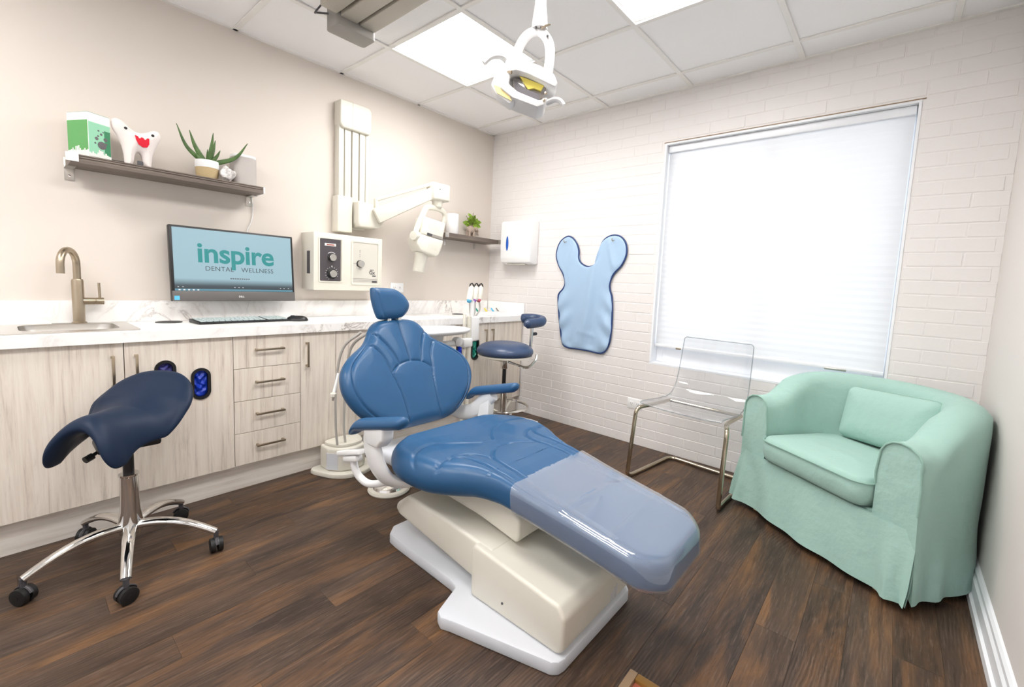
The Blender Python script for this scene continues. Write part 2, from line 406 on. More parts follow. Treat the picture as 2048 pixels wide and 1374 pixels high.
# ---- walls
struct(MB().box(XF-.12, .12, 0, .12, -.06, H+.12).build('wall_left', 'wall', smooth=0))
struct(MB().box(XF-.12, .12, W-.12, W, -.06, H+.12).build('wall_right', 'wallc', smooth=0))
struct(MB().box(XF-.12, XF, W, 0, -.06, H+.12).build('wall_front', 'trim', smooth=0))
WY0, WY1, WZ0, WZ1 = -2.898, -1.610, .605, 2.107      # window opening
MOR = .0018                                           # brick face stands proud of the joints by this
wb = MB()
wb.box(MOR, .14, WY1, 0, -.06, H+.12); wb.box(MOR, .14, W, WY0, -.06, H+.12)
wb.box(MOR, .14, WY0, WY1, -.06, WZ0); wb.box(MOR, .14, WY0, WY1, WZ1, H+.12)
wallb = struct(wb.build('wall_back', 'brick', smooth=0))
BL, BH = .2032, .0685; JT = .006
bricks = []
nrow = int(math.ceil(H/BH))
for r in range(nrow):
    z0 = r*BH; z1 = min(z0+BH-JT, H); off = (r % 2)*BL/2+.03
    yy = 0+off
    while yy > W:
        a, b = yy-BL+JT, yy; yy -= BL
        a0, b0 = max(a, W), min(b, 0)
        if b0-a0 < .02: continue
        if z1 > WZ0 and z0 < WZ1 and b0 > WY0 and a0 < WY1:      # clip at window
            segs = []
            if z0 < WZ0-.02: segs.append((a0, b0, z0, WZ0))
            elif z1 > WZ1+.02: segs.append((a0, b0, WZ1, z1))
            else:
                if b0 > WY1+.015: segs.append((WY1, b0, z0, z1))
                if a0 < WY0-.015: segs.append((a0, WY0, z0, z1))
        else: segs = [(a0, b0, z0, z1)]
        for sg in segs: bricks.append(sg)
def dist_cam(sg): return (Vector((0, (sg[0]+sg[1])/2, (sg[2]+sg[3])/2))-CAMP).length
bricks.sort(key=dist_cam)
def brick_mb(y0, y1, z0, z1, mb=None):
    return (mb or MB()).box(0, MOR+.01, y0, y1, z0, z1, .0014, 1)
bfull = None; rest = MB()
for i, (a, b, z0, z1) in enumerate(bricks):
    jig = random.uniform(-.0008, .0008)
    if i < 300:
        if abs(b-a-(BL-JT)) < 1e-5 and abs(z1-z0-(BH-JT)) < 1e-5:
            if bfull is None:
                bfull = brick_mb(0, BL-JT, 0, BH-JT).build('brick', 'brick', wallb, loc=(0, a, z0))
            else: link_copy(bfull, wallb, (jig, a, z0))
        else: brick_mb(0, b-a, 0, z1-z0).build('brick', 'brick', wallb, loc=(0, a, z0))
    else: brick_mb(a, b, z0, z1, rest)
ro = rest.build('bricks', 'brick', wallb); ro['kind'] = 'stuff'
# ---- ceiling: slab, grid runners, tiles
ce = struct(MB().box(XF-.12, .14, W-.12, .12, H+.05, H+.12).build('ceiling', 'ceil', smooth=0))
xs = [0]+[-GA-i*S for i in range(7)]; xs = [x for x in xs if x > XF]+[XF]
ys = [0]+[-GB-j*S for j in range(6)]; ys = [v for v in ys if v > W]+[W]
LIGHTS = [(2, 1), (2, 3), (4, 3), (6, 1), (6, 3)]         # (x cell, y cell) of lit panels; last three unseen, added for fill
tile_me = None
for i in range(len(xs)-1):
    for j in range(len(ys)-1):
        if (i, j) in LIGHTS: continue
        x1, x0 = xs[i], xs[i+1]; y1, y0 = ys[j], ys[j+1]
        full = abs(x1-x0-S) < 1e-6 and abs(y1-y0-S) < 1e-6
        if full and tile_me: link_copy(tile_me, ce, (x0, y0, H))
        else:
            t = MB().box(.003, x1-x0-.003, .003, y1-y0-.003, .004, .02, .002, 1).build('ceiling_tile', 'ceil', ce, loc=(x0, y0, H))
            if full: tile_me = t
for x in xs[1:-1]: MB().box(x-.0135, x+.0135, W, 0, H-.004, H+.004, .0015, 1).build('grid_runner', 'grid', ce)
for v in ys[1:-1]: MB().box(XF, 0, v-.0135, v+.0135, H-.0045, H+.003, .0015, 1).build('grid_runner', 'grid', ce)
MB().box(-.022, 0, W, 0, H-.004, H+.004).build('edge_moulding', 'grid', ce); MB().box(XF, 0, -.022, 0, H-.004, H+.004).build('edge_moulding', 'grid', ce); MB().box(XF, 0, W, W+.022, H-.004, H+.004).build('edge_moulding', 'grid', ce)
for n, (i, j) in enumerate(LIGHTS):
    lx = (xs[i]+xs[i+1])/2; ly = (ys[j]+ys[j+1])/2
    lab = ['square lit ceiling panel beside the grey ceiling track, behind the hanging lamp', 'square lit ceiling panel cut by the top picture edge, right of the lamp pole', 'square lit panel added for fill above the viewer, unseen beyond the top picture edge', 'square lit panel added for fill, unseen behind the viewer on the sink side', 'square lit panel added for fill, unseen behind the viewer on the armchair side'][n]
    t = thing('ceiling_light', lab, 'ceiling light', (lx, ly, H), 0, 'lit ceiling panels')
    h = S/2-.013
    f = MB()
    for a in ((-h, h, -h, -h+.012), (-h, h, h-.012, h), (-h, -h+.012, -h+.012, h-.012), (h-.012, h, -h+.012, h-.012)): f.box(*a, .0045, .022)
    f.build('frame', 'white', t, 0)
    MB().box(-h+.012, h-.012, -h+.012, h-.012, .008, .014).build('diffuser', 'lamp', t, 0)
# ---- window: jambs, sash, glass, blind
win = struct(MB().box(-.001, .135, WY0, WY1, WZ0, WZ0+.012).build('window_1', 'trim', smooth=0)); win.name = 'window_1'
MB().box(-.002, .135, WY0, WY0+.012, WZ0+.012, WZ1).build('jamb', 'trim', win, 0)
MB().box(-.002, .135, WY1-.012, WY1, WZ0+.012, WZ1).build('jamb', 'trim', win, 0)
MB().box(-.002, .135, WY0+.012, WY1-.012, WZ1-.012, WZ1).build('head', 'trim', win, 0)
MB().box(-.006, 0, WY0-.014, WY1+.004, WZ1, WZ1+.004).build('drip_edge', 'tan', win, 0)
fr = MB()
for a in ((WY0+.012, WY0+.06, WZ0+.012, WZ1-.012), (WY1-.06, WY1-.012, WZ0+.012, WZ1-.012), (WY0+.06, WY1-.06, WZ0+.012, .75), (WY0+.06, WY1-.06, WZ1-.06, WZ1-.012), ((WY0+WY1)/2-.02, (WY0+WY1)/2+.02, .75, WZ1-.06)):
    fr.box(.085, .125, *a, .003, 1)
fr.build('sash', 'trim', win)
MB().box(.102, .106, WY0+.06, (WY0+WY1)/2-.02, .75, WZ1-.06).build('pane', 'glass', win, 0)
MB().box(.102, .106, (WY0+WY1)/2+.02, WY1-.06, .75, WZ1-.06).build('pane', 'glass', win, 0)
bl = thing('window_blind', 'wide white pleated blind drawn down inside the window recess', 'blind', (.05, (WY0+WY1)/2, .73))
hw = (WY1-WY0)/2-.016; zt = WZ1-.012-.73
MB().box(-.022, .022, -hw, hw, zt-.045, zt-.001, .004).build('head_rail', 'trim', bl)
P = []; nz = 68
for k in range(nz+1):
    zz = .018+(zt-.045-.018)*k/nz; P.append((-.0028 if k % 2 else -.0018, zz))
V = []; Fc = []
for xx, zz in P: V += [(xx, -hw+.003, zz), (xx, hw-.003, zz)]
for k in range(nz): Fc.append((2*k, 2*k+1, 2*k+3, 2*k+2))
MB().add(V, Fc).build('pleated_fabric', 'blind', bl, 0)
MB().box(-.014, .01, -hw, hw, 0, .018, .003).build('bottom_rail', 'trim', bl)
MB().box(-.022, -.014, -.47, -.37, -.004, .008, .002).build('pull_clip', 'steel', bl)
MB().box(-.022, -.014, .44, .475, -.004, .008, .002).build('pull_clip', 'nickel', bl)
# ---- baseboards
def baseboard(name, pts):      # profile (out, up) swept along a wall
    prof = [(0, 0), (.026, 0), (.026, .03), (.018, .036), (.018, .085), (.012, .095), (.012, .112), (.006, .122), (0, .126)]
    return prof
bb = MB().prism([(W+a, b) for a, b in baseboard('', 0)], XF, 0, 'x'); struct(bb.build('baseboard_right', 'trim', smooth=0))
bb = MB().prism([(XF+a, b) for a, b in baseboard('', 0)], W+.027, 0, 'y'); struct(bb.build('baseboard_front', 'trim', smooth=0))

# ================================================================== CABINETS ALONG THE LEFT WALL
YD, YK = -.44, -.395; ZB, ZT, ZC = .141, .806, .852
FT = .018                                             # front panel thickness
def pull(parent, x0, z0, x1, z1, y, base):
    """flat bar pull with two posts; local coords relative to base"""
    m = MB(); b = Vector(base)
    if abs(x1-x0) > abs(z1-z0):
        m.box(x0, x1, y-.030, y-.022, z0-.005, z0+.005, .0015)
        for xx in (x0+.008, x1-.008): m.box(xx-.005, xx+.005, y-.024, y, z0-.005, z0+.005)
    else:
        m.box(x0-.005, x0+.005, y-.030, y-.022, z0, z1, .0015)
        for zz in (z0+.008, z1-.008): m.box(x0-.005, x0+.005, y-.024, y, zz-.005, zz+.005)
    m.v = [tuple(Vector(v)-b) for v in m.v]
    return m.build('handle', 'nickel', parent)
def local(m, base): m.v = [tuple(Vector(v)-Vector(base)) for v in m.v]; return m
def stadium(cx, cz, hw, hh, n=14):
    P = []
    for k in range(n+1): a = PI*k/n; P.append((cx+hw*math.cos(a), cz+(hh-hw)+hw*math.sin(a)))
    for k in range(n+1): a = PI+PI*k/n; P.append((cx+hw*math.cos(a), cz-(hh-hw)+hw*math.sin(a)))
    return P
def ring(poly_o, poly_i, y0, y1):
    n = len(poly_o); V = []
    for pl, yy in ((poly_o, y0), (poly_i, y0), (poly_i, y1), (poly_o, y1)): V += [(p[0], yy, p[1]) for p in pl]
    F = []
    for a in range(4):
        for k in range(n): F.append((a*n+k, a*n+(k+1) % n, ((a+1) % 4)*n+(k+1) % n, ((a+1) % 4)*n+k))
    return V, F
def door_with_ports(x0, x1, z0, z1, ports, base, parent):
    """door panel with stadium holes, cut by bmesh triangle fill"""
    b = bmesh.new(); es = []
    def loop(pl):
        vs = [b.verts.new((p[0], YD, p[1])) for p in pl]
        for i in range(len(vs)): es.append(b.edges.new((vs[i], vs[(i+1) % len(vs)])))
    loop([(x0, z0), (x1, z0), (x1, z1), (x0, z1)])
    for (cx, cz, hw_, hh, _) in ports: loop(stadium(cx, cz, hw_, hh))
    bmesh.ops.triangle_fill(b, use_beauty=True, edges=es)
    r = bmesh.ops.extrude_face_region(b, geom=list(b.faces))
    for g in r['geom']:
        if isinstance(g, bmesh.types.BMVert): g.co.y += FT
    m = MB().bm(b); b.free(); local(m, base)
    d = m.build('door', 'cab', parent, 20)
    for (cx, cz, hw_, hh, cont) in ports:
        V, F = ring(stadium(cx, cz, hw_+.007, hh+.007), stadium(cx, cz, hw_-.005, hh-.005), YD-.006, YD+FT)
        local(MB().add(V, F), base).build('port_ring', 'black', d)
        # crumpled gloves filling the slot from behind
        pl = stadium(cx, cz, hw_-.003, hh-.003); rnd = random.Random(int(cx*1000))
        def mp(u, v, h): return (u-base[0], YD+.016-h-base[1], v-base[2])
        ph = [rnd.uniform(0, 6) for _ in range(6)]
        def ex(Q, d_):
            return .004*np.clip(d_/.01, 0, 1)*(np.sin(Q[:, 0]*170+ph[0]+3*np.sin(Q[:, 1]*90+ph[1]))+np.sin(Q[:, 1]*130+ph[2]+2*np.sin(Q[:, 0]*120+ph[3])))
        V, F = cushion(pl, None, .008, .02, mp, Tb=.004, nt=40, nr=14, extra=ex)
        MB().add(V, F).build('glove_stack', cont, d)
    return d
def door(x0, x1, base, parent, ports=()):
    if ports: return door_with_ports(x0+.0015, x1-.0015, ZB, ZT, ports, base, parent)
    return local(MB().box(x0+.0015, x1-.0015, YD, YD+FT, ZB, ZT, .0008, 1), base).build('door', 'cab', parent)
def carcass(x0, x1, base, parent):
    y0, y1, z1 = YD+FT+.002, -.002, ZC-.0465; m = MB()
    m.box(x0, x0+.016, y0, y1, ZB, z1); m.box(x1-.016, x1, y0, y1, ZB, z1); m.box(x0+.016, x1-.016, y0, y1, ZB, ZB+.016)
    m.box(x0+.016, x1-.016, y1-.006, y1, ZB+.016, z1); m.box(x0+.016, x1-.016, y0, y0+.01, z1-.05, z1)
    return local(m, base).build('carcass', 'cabd', parent, 0)
def cabinet(label, x0, x1, name='base_cabinet', group='pale wood base cabinets'):
    base = ((x0+x1)/2, -.22, ZB); t = thing(name, label, 'cabinet', base, 0, group)
    carcass(x0+.0005, x1-.0005, base, t); return t, base
# sink cabinet (two doors), second door carries two glove slots
t, b = cabinet('pale wood double-door cabinet under the sink with two glove slots in the right door', -3.03, -2.222)
d = door(-3.03, -2.626, b, t); pull(d, -2.663, .615, -2.663, .755, YD, b)
d = door(-2.626, -2.222, b, t, [(-2.489, .640, .032, .068, 'purple'), (-2.357, .590, .032, .068, 'blueg')]); pull(d, -2.588, .615, -2.588, .755, YD, b)
t, b = cabinet('pale wood cabinet with one door left of the sink at the picture edge', -3.45, -3.031)
d = door(-3.45, -3.031, b, t)
# four-drawer stack
t, b = cabinet('pale wood four-drawer cabinet below the monitor mouse', -2.2215, -1.9, 'drawer_cabinet')
dh = (ZT-ZB)/4
for k in range(4):
    z0 = ZB+k*dh
    d = local(MB().box(-2.2205, -1.9005, YD, YD+FT, z0+.0012, z0+dh-.0012, .0008, 1), b).build('drawer', 'cab', t)
    pull(d, -2.128, z0+dh*.56, -1.988, z0+dh*.56, YD, b)
t, b = cabinet('narrow pale wood cabinet with one tall door right of the drawer stack', -1.8995, -1.697)
d = door(-1.8995, -1.697, b, t); pull(d, -1.866, .615, -1.866, .755, YD, b)
t, b = cabinet('pale wood double-door cabinet hidden behind the dental chair backrest', -1.6965, -.86)
d = door(-1.6965, -1.278, b, t); pull(d, -1.315, .615, -1.315, .755, YD, b)
d = door(-1.278, -.86, b, t); pull(d, -1.241, .615, -1.241, .755, YD, b)
t, b = cabinet('pale wood double-door cabinet in the room corner behind the blue operator stool', -.8595, -.012)
d = door(-.8595, -.43, b, t, [(-.726, .600, .034, .080, 'blueg'), (-.574, .605, .034, .080, 'teal')]); pull(d, -.470, .615, -.470, .755, YD, b)
d = door(-.43, -.012, b, t); pull(d, -.392, .615, -.392, .755, YD, b)
struct(MB().box(-3.45, -.003, YK, YK+.016, 0, ZB-.001).build('trim_1', 'kick', smooth=0))
# worktop with sink cut-out and backsplash
SX0, SX1, SY0, SY1 = -2.925, -2.605, -.375, -.085
ct = thing('countertop', 'white marble-look countertop running along the left wall', 'countertop', (-1.7, -.23, .806))
def lc(m): return local(m, (-1.7, -.23, .806))
m = MB()
YC = -.46
m.box(-3.45, SX0, YC, -.001, .8065, ZC); m.box(SX1, -.003, YC, -.001, .8065, ZC); m.box(SX0, SX1, YC, SY0, .8065, ZC); m.box(SX0, SX1, SY1, -.001, .8065, ZC)
lc(m).build('worktop', 'marble', ct, 0)
lc(MB().box(-3.45, -.02, -.018, -.001, ZC, ZC+.104, .002)).build('backsplash', 'marble', ct)
lc(MB().box(-.018, -.003, -.455, -.02, ZC, ZC+.104, .002)).build('side_splash', 'marble', ct)
# sink
sk = thing('sink', 'stainless steel drop-in sink in the countertop below the faucet', 'sink', (-2.765, -.23, ZC))
m = MB(); OX, OY = -2.765, -.23
rimO = rrect(-.205, .205, -.19, .19, .03); rimI = rrect(SX0-OX+.012, SX1-OX-.012, SY0-OY+.012, SY1-OY-.012, .06)
mid = rrect(SX0-OX+.018, SX1-OX-.018, SY0-OY+.018, SY1-OY-.018, .055); bot = rrect(SX0-OX+.05, SX1-OX-.05, SY0-OY+.05, SY1-OY-.05, .05)
n = len(rimO); V = []
for pl, z in ((rimO, .0005), (rimO, .004), (rimI, .005), (rimI, .0), (mid, -.02), (bot, -.15)): V += [(p[0], p[1], z) for p in pl]
F = [(a*n+k, a*n+(k+1) % n, (a+1)*n+(k+1) % n, (a+1)*n+k) for a in range(5) for k in range(n)]; F.append(tuple(5*n+k for k in range(n)))
m.add(V, F); m.build('basin', 'steel', sk)
MB().lathe([(.0, -.147), (.035, -.147), (.04, -.149)], n=20).build('drain', 'chrome', sk)
MB().box(-.045, .02, .155, .168, .0045, .007, .001).build('overflow_plate', 'greyd', sk)
# faucet
fc = thing('faucet', 'brushed nickel gooseneck faucet with side lever behind the sink', 'faucet', (-2.722, -.066, ZC+.005))
MB().lathe([(.026, 0), (.026, .004), (.021, .008), (.021, .19), (.018, .2), (.0, .2)], n=24).build('body', 'nickel', fc)
arc = [(0, 0, .19), (0, 0, .265)]+[(-.05*(1-math.cos(a))*.6, -.062*(1-math.cos(a)), .265+.062*math.sin(a)) for a in [PI*k/12 for k in range(1, 13)]]
arc += [(arc[-1][0], arc[-1][1], .225)]
MB().tube(arc, .0135, 16).build('spout', 'nickel', fc)
MB().tube([(.015, 0, .1), (.055, 0, .1), (.056, 0, .1), (.058, 0, .1), (.085, 0, .1)], [.0165, .0165, .015, .0165, .0165], 16).build('valve', 'nickel', fc)
MB().tube([(.072, 0, .11), (.07, -.004, .185)], .005, 10).build('lever', 'nickel', fc)
# waste holes
def grommet(x, y, lab, r):
    o = MB().lathe([(r, 0), (r, .003), (r-.004, .004), (r-.008, .003), (r-.012, .001), (0, .001)], n=28, sx=1, sy=.85).build('waste_hole_ring', 'black', None, loc=(x, y, ZC+.0004)); tag(o, lab, 'waste hole', 'round holes in the countertop')
grommet(-2.405, -.115, 'black round waste hole ring in the countertop left of the keyboard', .055)
grommet(-.52, -.17, 'black round waste hole ring in the countertop behind the instrument post', .05)

# ================================================================== THINGS ON AND ABOVE THE COUNTER
# ---- monitor (all-in-one on a stand), leaning back a little
mo = thing('computer_monitor', 'black-framed computer monitor showing a teal logo above the keyboard', 'monitor', (-2.09, -.11, ZC))
mo.rotation_euler = (0, 0, math.radians(1.5))
TL = math.radians(-5); MM = TM((0, 0, .107), (TL, 0, 0)); MW, MH = .302, .385      # half width, height
def mm(m): m.v = [tuple(MM @ Vector(v)) for v in m.v]; return m
mm(MB().box(-MW, MW, -.012, .02, 0, MH, .004)).build('housing', 'black', mo)
mm(MB().box(-MW+.001, MW-.001, -.0165, -.0115, .0, .052, .002)).build('chin', 'bezel', mo)
sc_ = mm(MB().box(-MW+.013, MW-.013, -.0135, -.0115, .0535, MH-.011)).build('screen', 'screen', mo, 0)
def scr(x, z): return MM @ TM((x, -.0142, z), ROT_A)
text('inspire', .146, 'logo_lettering', 'tealtext', scr(.0, .205), sc_, .0032, .0003, space=.97)
text('DENTAL', .0345, 'logo_lettering', 'darktext', scr(-.088, .160), sc_, -.0003, .0003, space=1.05); text('WELLNESS', .0345, 'logo_lettering', 'darktext', scr(.1, .160), sc_, -.0003, .0003, space=1.05)
m = MB()
for k in range(9): m.box(-.04+k*.011, -.032+k*.011, -.0142, -.0136, .119, .124)
o_ = mm(m).build('caption_print', 'dgrey', sc_, 0); o_['kind'] = 'stuff'
m = MB()
for x in (-.27, -.25, -.23, -.21, -.19): m.box(x-.004, x+.004, -.0142, -.0136, .0555, .0605)
for x in (-.275, -.255, -.02, .0, .02, .22, .24, .265): m.box(x-.003, x+.003, -.0142, -.0136, .072, .0745)
o_ = mm(m).build('screen_icons', 'whitetext', sc_, 0); o_['kind'] = 'stuff'
text('DELL', .0125, 'brand_lettering', 'whitetext', MM @ TM((.01, -.0168, .02), ROT_A), mo, .0003, .0003)
mm(MB().box(-MW+.008, -MW+.03, -.0172, -.0164, .006, .027)).build('sticker', 'cyan', mo, 0)
mm(MB().box(-.05, .05, .02, .03, .08, .22, .003)).build('stand_mount', 'black', mo)
MB().box(-.06, .06, .034, .108, .14, .24, .004).build('wall_mount', 'black', mo)
# ---- keyboard and mouse
kb = thing('keyboard', 'slim black keyboard with grey keys below the monitor', 'keyboard', (-2.1, -.2, ZC+.001), math.radians(4))
MB().prism([(-.07, 0), (.07, 0), (.07, .018), (-.07, .009)], -.225, .225, 'x', .002).build('base', 'black', kb)
slope = (.018-.009)/.14; ka = math.atan(slope)
key = None
rows = [15, 15, 14, 13, 11]
for r, nk in enumerate(rows):
    yy = .052-r*.0245; x = -.215; wkey = .31/nk
    for k in range(nk+4 if r != 4 else nk+4):
        if k == nk: x = .105
        wv = wkey if k < nk else .027
        kz = .009+(yy+.07)*slope
        if key is None: key = MB().box(-.0085, .0085, -.0095, .0095, 0, .004, .0012, 1).build('key', 'key', kb)
        else: key = link_copy(key, kb)
        key.location = (x+wv/2, yy, kz); key.rotation_euler = (ka, 0, 0); key.scale = (wv*.86/.017, 1, 1)
        x += wv
ms = thing('computer_mouse', 'black computer mouse on the countertop right of the keyboard', 'mouse', (-1.835, -.255, ZC+.001), math.radians(60))
def mpm(u, v, h): return (u, v, max(h, 0)+.002)
V, F = cushion([(p[0]*1.0, p[1]) for p in [(.034*math.cos(a)*(1-.08*math.sin(a)), .058*math.sin(a)) for a in [2*PI*k/40 for k in range(40)]]], None, .028, .04, mpm, Tb=.0, nt=48, nr=14)
MB().add(V, F).build('shell', 'black', ms)
MB().box(-.003, .003, .015, .035, .024, .0315, .0015).build('scroll_wheel', 'dgrey', ms)
# ---- long wall shelf
SH0, SH1, SHZ = -2.735, -1.985, 1.553; SHT = .036; ST = SHZ+SHT
sh = thing('wall_shelf', 'long grey-brown wall shelf above the monitor', 'shelf', (-2.36, 0, SHZ))
m = MB().box(-.375, .375, -.19, -.004, .0, .0185, .001, 1); m.box(-.375, .375, -.186, -.004, .0185, .0215, 0); m.box(-.375, .375, -.19, -.004, .0215, .0285, .0008, 1); m.box(-.375, .375, -.186, -.004, .0285, .0305, 0); m.box(-.375, .375, -.19, -.004, .0305, SHT, .0008, 1)
m.build('board', 'shelf', sh)
for sx in (-1, 1):
    br = MB(); x = sx*.365
    br.box(x-.016, x+.016, -.004, -.001, -.055, .045, .001); br.box(x-.016, x+.016, -.09, -.004, -.0035, -.0005)
    b_ = br.build('bracket', 'steel', sh)
    MB().lathe([(.0055, 0), (.0055, .003), (0, .004)], n=12, M=TM((x, -.004, -.035), (PI/2, 0, 0))).build('screw', 'chrome', b_)
    MB().box(sx*.375-.014 if sx < 0 else .3755, sx*.375+.026 if sx < 0 else .39, -.1935 if sx < 0 else -.17, -.1905 if sx < 0 else -.01, .004, SHT+.003, .001).build('end_clip', 'white', b_)
# ---- boxed product on the shelf
bx = thing('product_box', 'green and white printed carton at the left end of the long shelf', 'box', (-2.664, -.105, ST), math.radians(27))
MB().box(-.043, .043, -.06, .06, 0, .188, .001).build('carton', 'paper', bx)
MB().box(-.0434, -.0432, -.0585, .0585, .028, .155).build('side_print', 'green', bx, 0)
MB().box(-.0415, .0415, -.0607, -.0603, .012, .15).build('front_print', 'green2', bx, 0)
MB().box(.018, .0415, -.061, -.0608, .012, .125).build('front_print', 'green3', bx, 0)
m = MB(); rr = random.Random(4)
for (x, z, r) in [(.008, .06, .017), (-.012, .085, .007), (.022, .088, .008), (.006, .107, .005), (-.018, .065, .004), (.026, .07, .004), (-.004, .12, .004), (.014, .118, .003), (-.006, .097, .004), (0, .035, .004), (.012, .03, .003)]:
    m.lathe([(r, 0), (0, .0004)], n=14, M=TM((x, -.0612, z), (PI/2, 0, 0)))
m.build('dots', 'greyprint', bx, 0)
m = MB()
for k in range(14):
    x = -.04+.08*k/13; hh = rr.uniform(.01, .035); m.box(x-.003, x+.003, -.0616, -.0611, .006, .006+hh); m.box(-.0439, -.0435, x*1.4-.003, x*1.4+.003, .01, .016+hh)
m.build('flower_print', 'paper', bx, 0)
MB().box(-.041, .041, -.058, .058, .188, .1895).build('lid_print', 'green3', bx, 0)
# ---- small black case behind the plush
o = MB().box(-.045, .045, -.03, .03, 0, .022, .004).build('small_black_case', 'black', None, loc=(-2.565, -.05, ST)); tag(o, 'flat black case lying on the shelf behind the tooth plush', 'case')
# ---- tooth plush
pt = thing('tooth_plush', 'white tooth-shaped plush toy with a red felt mouth on the long shelf', 'plush toy', (-2.497, -.115, ST), math.radians(6))
to = [(-.052, 0), (-.034, -.001), (-.022, .02), (-.016, .055), (-.004, .066), (.008, .055), (.014, .02), (.024, -.001), (.042, 0), (.046, .03), (.052, .07), (.066, .11), (.08, .14), (.084, .166), (.074, .183), (.054, .183), (.03, .168), (.0, .158), (-.03, .17), (-.06, .196), (-.082, .2), (-.096, .186), (-.094, .155), (-.076, .12), (-.062, .08), (-.056, .04)]
def mpt(u, v, h): return (u, -h, v)
V, F = cushion(smooth_path(to, 4, True), None, .034, .05, mpt, Tb=.034, nt=110, nr=22, center=(-.004, .11))
MB().add(V, F).build('body', 'plush', pt)
mo_ = [(-.022, .138), (-.012, .136), (-.008, .128), (-.002, .128), (.0, .134), (.008, .134), (.012, .127), (.018, .127), (.022, .135), (.03, .136), (.03, .11), (.022, .094), (.006, .09), (-.01, .1), (-.018, .118)]
MB().prism(mo_, -.037, -.0335, 'y').build('mouth', 'red', pt)
for x, z in ((-.053, .16), (.046, .155)): MB().lathe([(.0065, 0), (.005, .004), (0, .006)], n=14, M=TM((x, -.03, z), (PI/2, 0, 0))).build('eye', 'black', pt)
MB().box(-.013, .009, -.022, -.016, .0, .028, .003).build('tag', 'dgrey', pt)
# ---- aloe in a basket pot
al = thing('potted_aloe', 'small aloe plant in a white and woven pot on the long shelf', 'potted plant', (-2.222, -.1, ST))
MB().lathe([(.036, 0), (.044, .006), (.05, .03), (.052, .06), (.048, .064)], n=32).build('woven_base', 'wicker', al)
MB().lathe([(.0525, .058), (.0535, .062), (.0525, .095), (.049, .096), (.048, .07)], n=32).build('pot_rim', 'white', al)
MB().lathe([(.049, .083), (0, .086)], n=24).build('soil', 'soil', al)
for (dx, dy, dz, wd) in [(-.13, -.02, .155, .012), (-.075, -.01, .14, .014), (.025, -.02, .15, .013), (.045, .02, .125, .011), (.055, -.02, .07, .011), (.17, -.065, .128, .012), (-.06, -.03, .03, .008), (-.005, -.03, .06, .007)]:
    b0 = Vector((dx*.12, dy*.3, .084)); tip = Vector((dx, dy, .09+dz)); mid_ = b0.lerp(tip, .5)+Vector((dx*.12, 0, -.018 if abs(dx) > .1 else .0))
    path = smooth_path([b0, mid_, tip], 6); N = len(path)
    MB().tube(path, [wd*(1-.93*(i/(N-1))**1.5)+.0006 for i in range(N)], 8, sy=.45).build('leaf', 'leaf', al)
# ---- pale ornament and smart speaker
def blob(name, loc, r, mt, seed, parent=None, amp=.25, n=12, sc3=(1, 1, 1)):
    b = bmesh.new(); bmesh.ops.create_icosphere(b, subdivisions=3, radius=1); rg = np.random.RandomState(seed); K = rg.randn(8, 3)*3; ph = rg.rand(8)*6
    for v in b.verts:
        c = np.array(v.co); k = 1+amp*np.sin(K@c+ph).mean()*1.6
        v.co = Vector((c[0]*k*r*sc3[0], c[1]*k*r*sc3[1], c[2]*k*r*sc3[2]))
    z0 = min(v.co.z for v in b.verts)
    for v in b.verts: v.co.z = max(v.co.z-z0-.004, 0)
    m = MB().bm(b); b.free(); return m.build(name, mt, parent, 25, loc=loc)
o = blob('stone_ornament', (-2.143, -.145, ST), .032, 'stone', 3, amp=.4, sc3=(1, .8, 1.05)); tag(o, 'small speckled white stone ornament in front of the grey speaker', 'ornament')
sp = thing('smart_speaker', 'grey cloth speaker with a white top at the right end of the long shelf', 'speaker', (-2.05, -.085, ST))
rp = rrect(-.058, .058, -.05, .05, .03)
MB().prism(rp, .004, .15, 'z').build('cloth_body', 'fabric', sp); MB().prism(rrect(-.057, .057, -.049, .049, .03), .15, .165, 'z', .004).build('top_cap', 'white', sp); MB().prism(rrect(-.055, .055, -.047, .047, .03), 0, .004, 'z').build('base', 'white', sp)
o = MB().tube(smooth_path([(-1.993, -.012, 1.6), (-1.978, -.008, 1.5), (-1.985, -.008, 1.42), (-2.01, -.01, 1.34), (-1.985, -.012, 1.2), (-1.99, -.022, 1.0), (-2.02, -.026, .90), (-1.99, -.03, .858)], 6), .0022, 6).build('power_cord', 'white'); tag(o, 'thin white power cord hanging from the long shelf behind the monitor', 'cord')
# ---- X-ray control box
xb = thing('xray_control_box', 'cream wall-mounted control box with dials right of the monitor', 'control box', (-1.462, 0, 1.03))
XW = .236; XH = .355; XD = -.165
MB().prism([(-XW, .003), (-XW+.004, 0), (XW-.004, 0), (XW, .003), (XW, XH), (-XW, XH)], XD, -.001, 'y', .007, 3).build('housing', 'cream', xb)
pn = MB().prism(rrect(-.2, -.065, .058, .318, .006, 3), XD-.004, XD+.001, 'y').build('charcoal_panel', 'panelk', xb)
V, F = ring(rrect(-.208, -.05, .05, .328, .01, 4), rrect(-.2, -.058, .058, .32, .006, 4), XD-.005, XD+.002); MB().add(V, F).build('panel_frame', 'cream', xb)
pg = MB().prism(rrect(.018, .2, .05, .318, .006, 3), XD-.003, XD+.001, 'y').build('grey_panel', 'panelg', xb)
V, F = ring(rrect(.008, .211, .04, .328, .012, 4), rrect(.018, .201, .05, .318, .006, 4), XD-.006, XD+.002); MB().add(V, F).build('panel_frame', 'cream', xb)
MB().box(-.17, -.098, XD-.0055, XD-.0038, .276, .292).build('label_plate', 'whitetext', pn, 0)
MB().box(-.158, -.108, XD-.006, XD-.0054, .28, .287).build('label_print', 'terracotta', pn, 0)
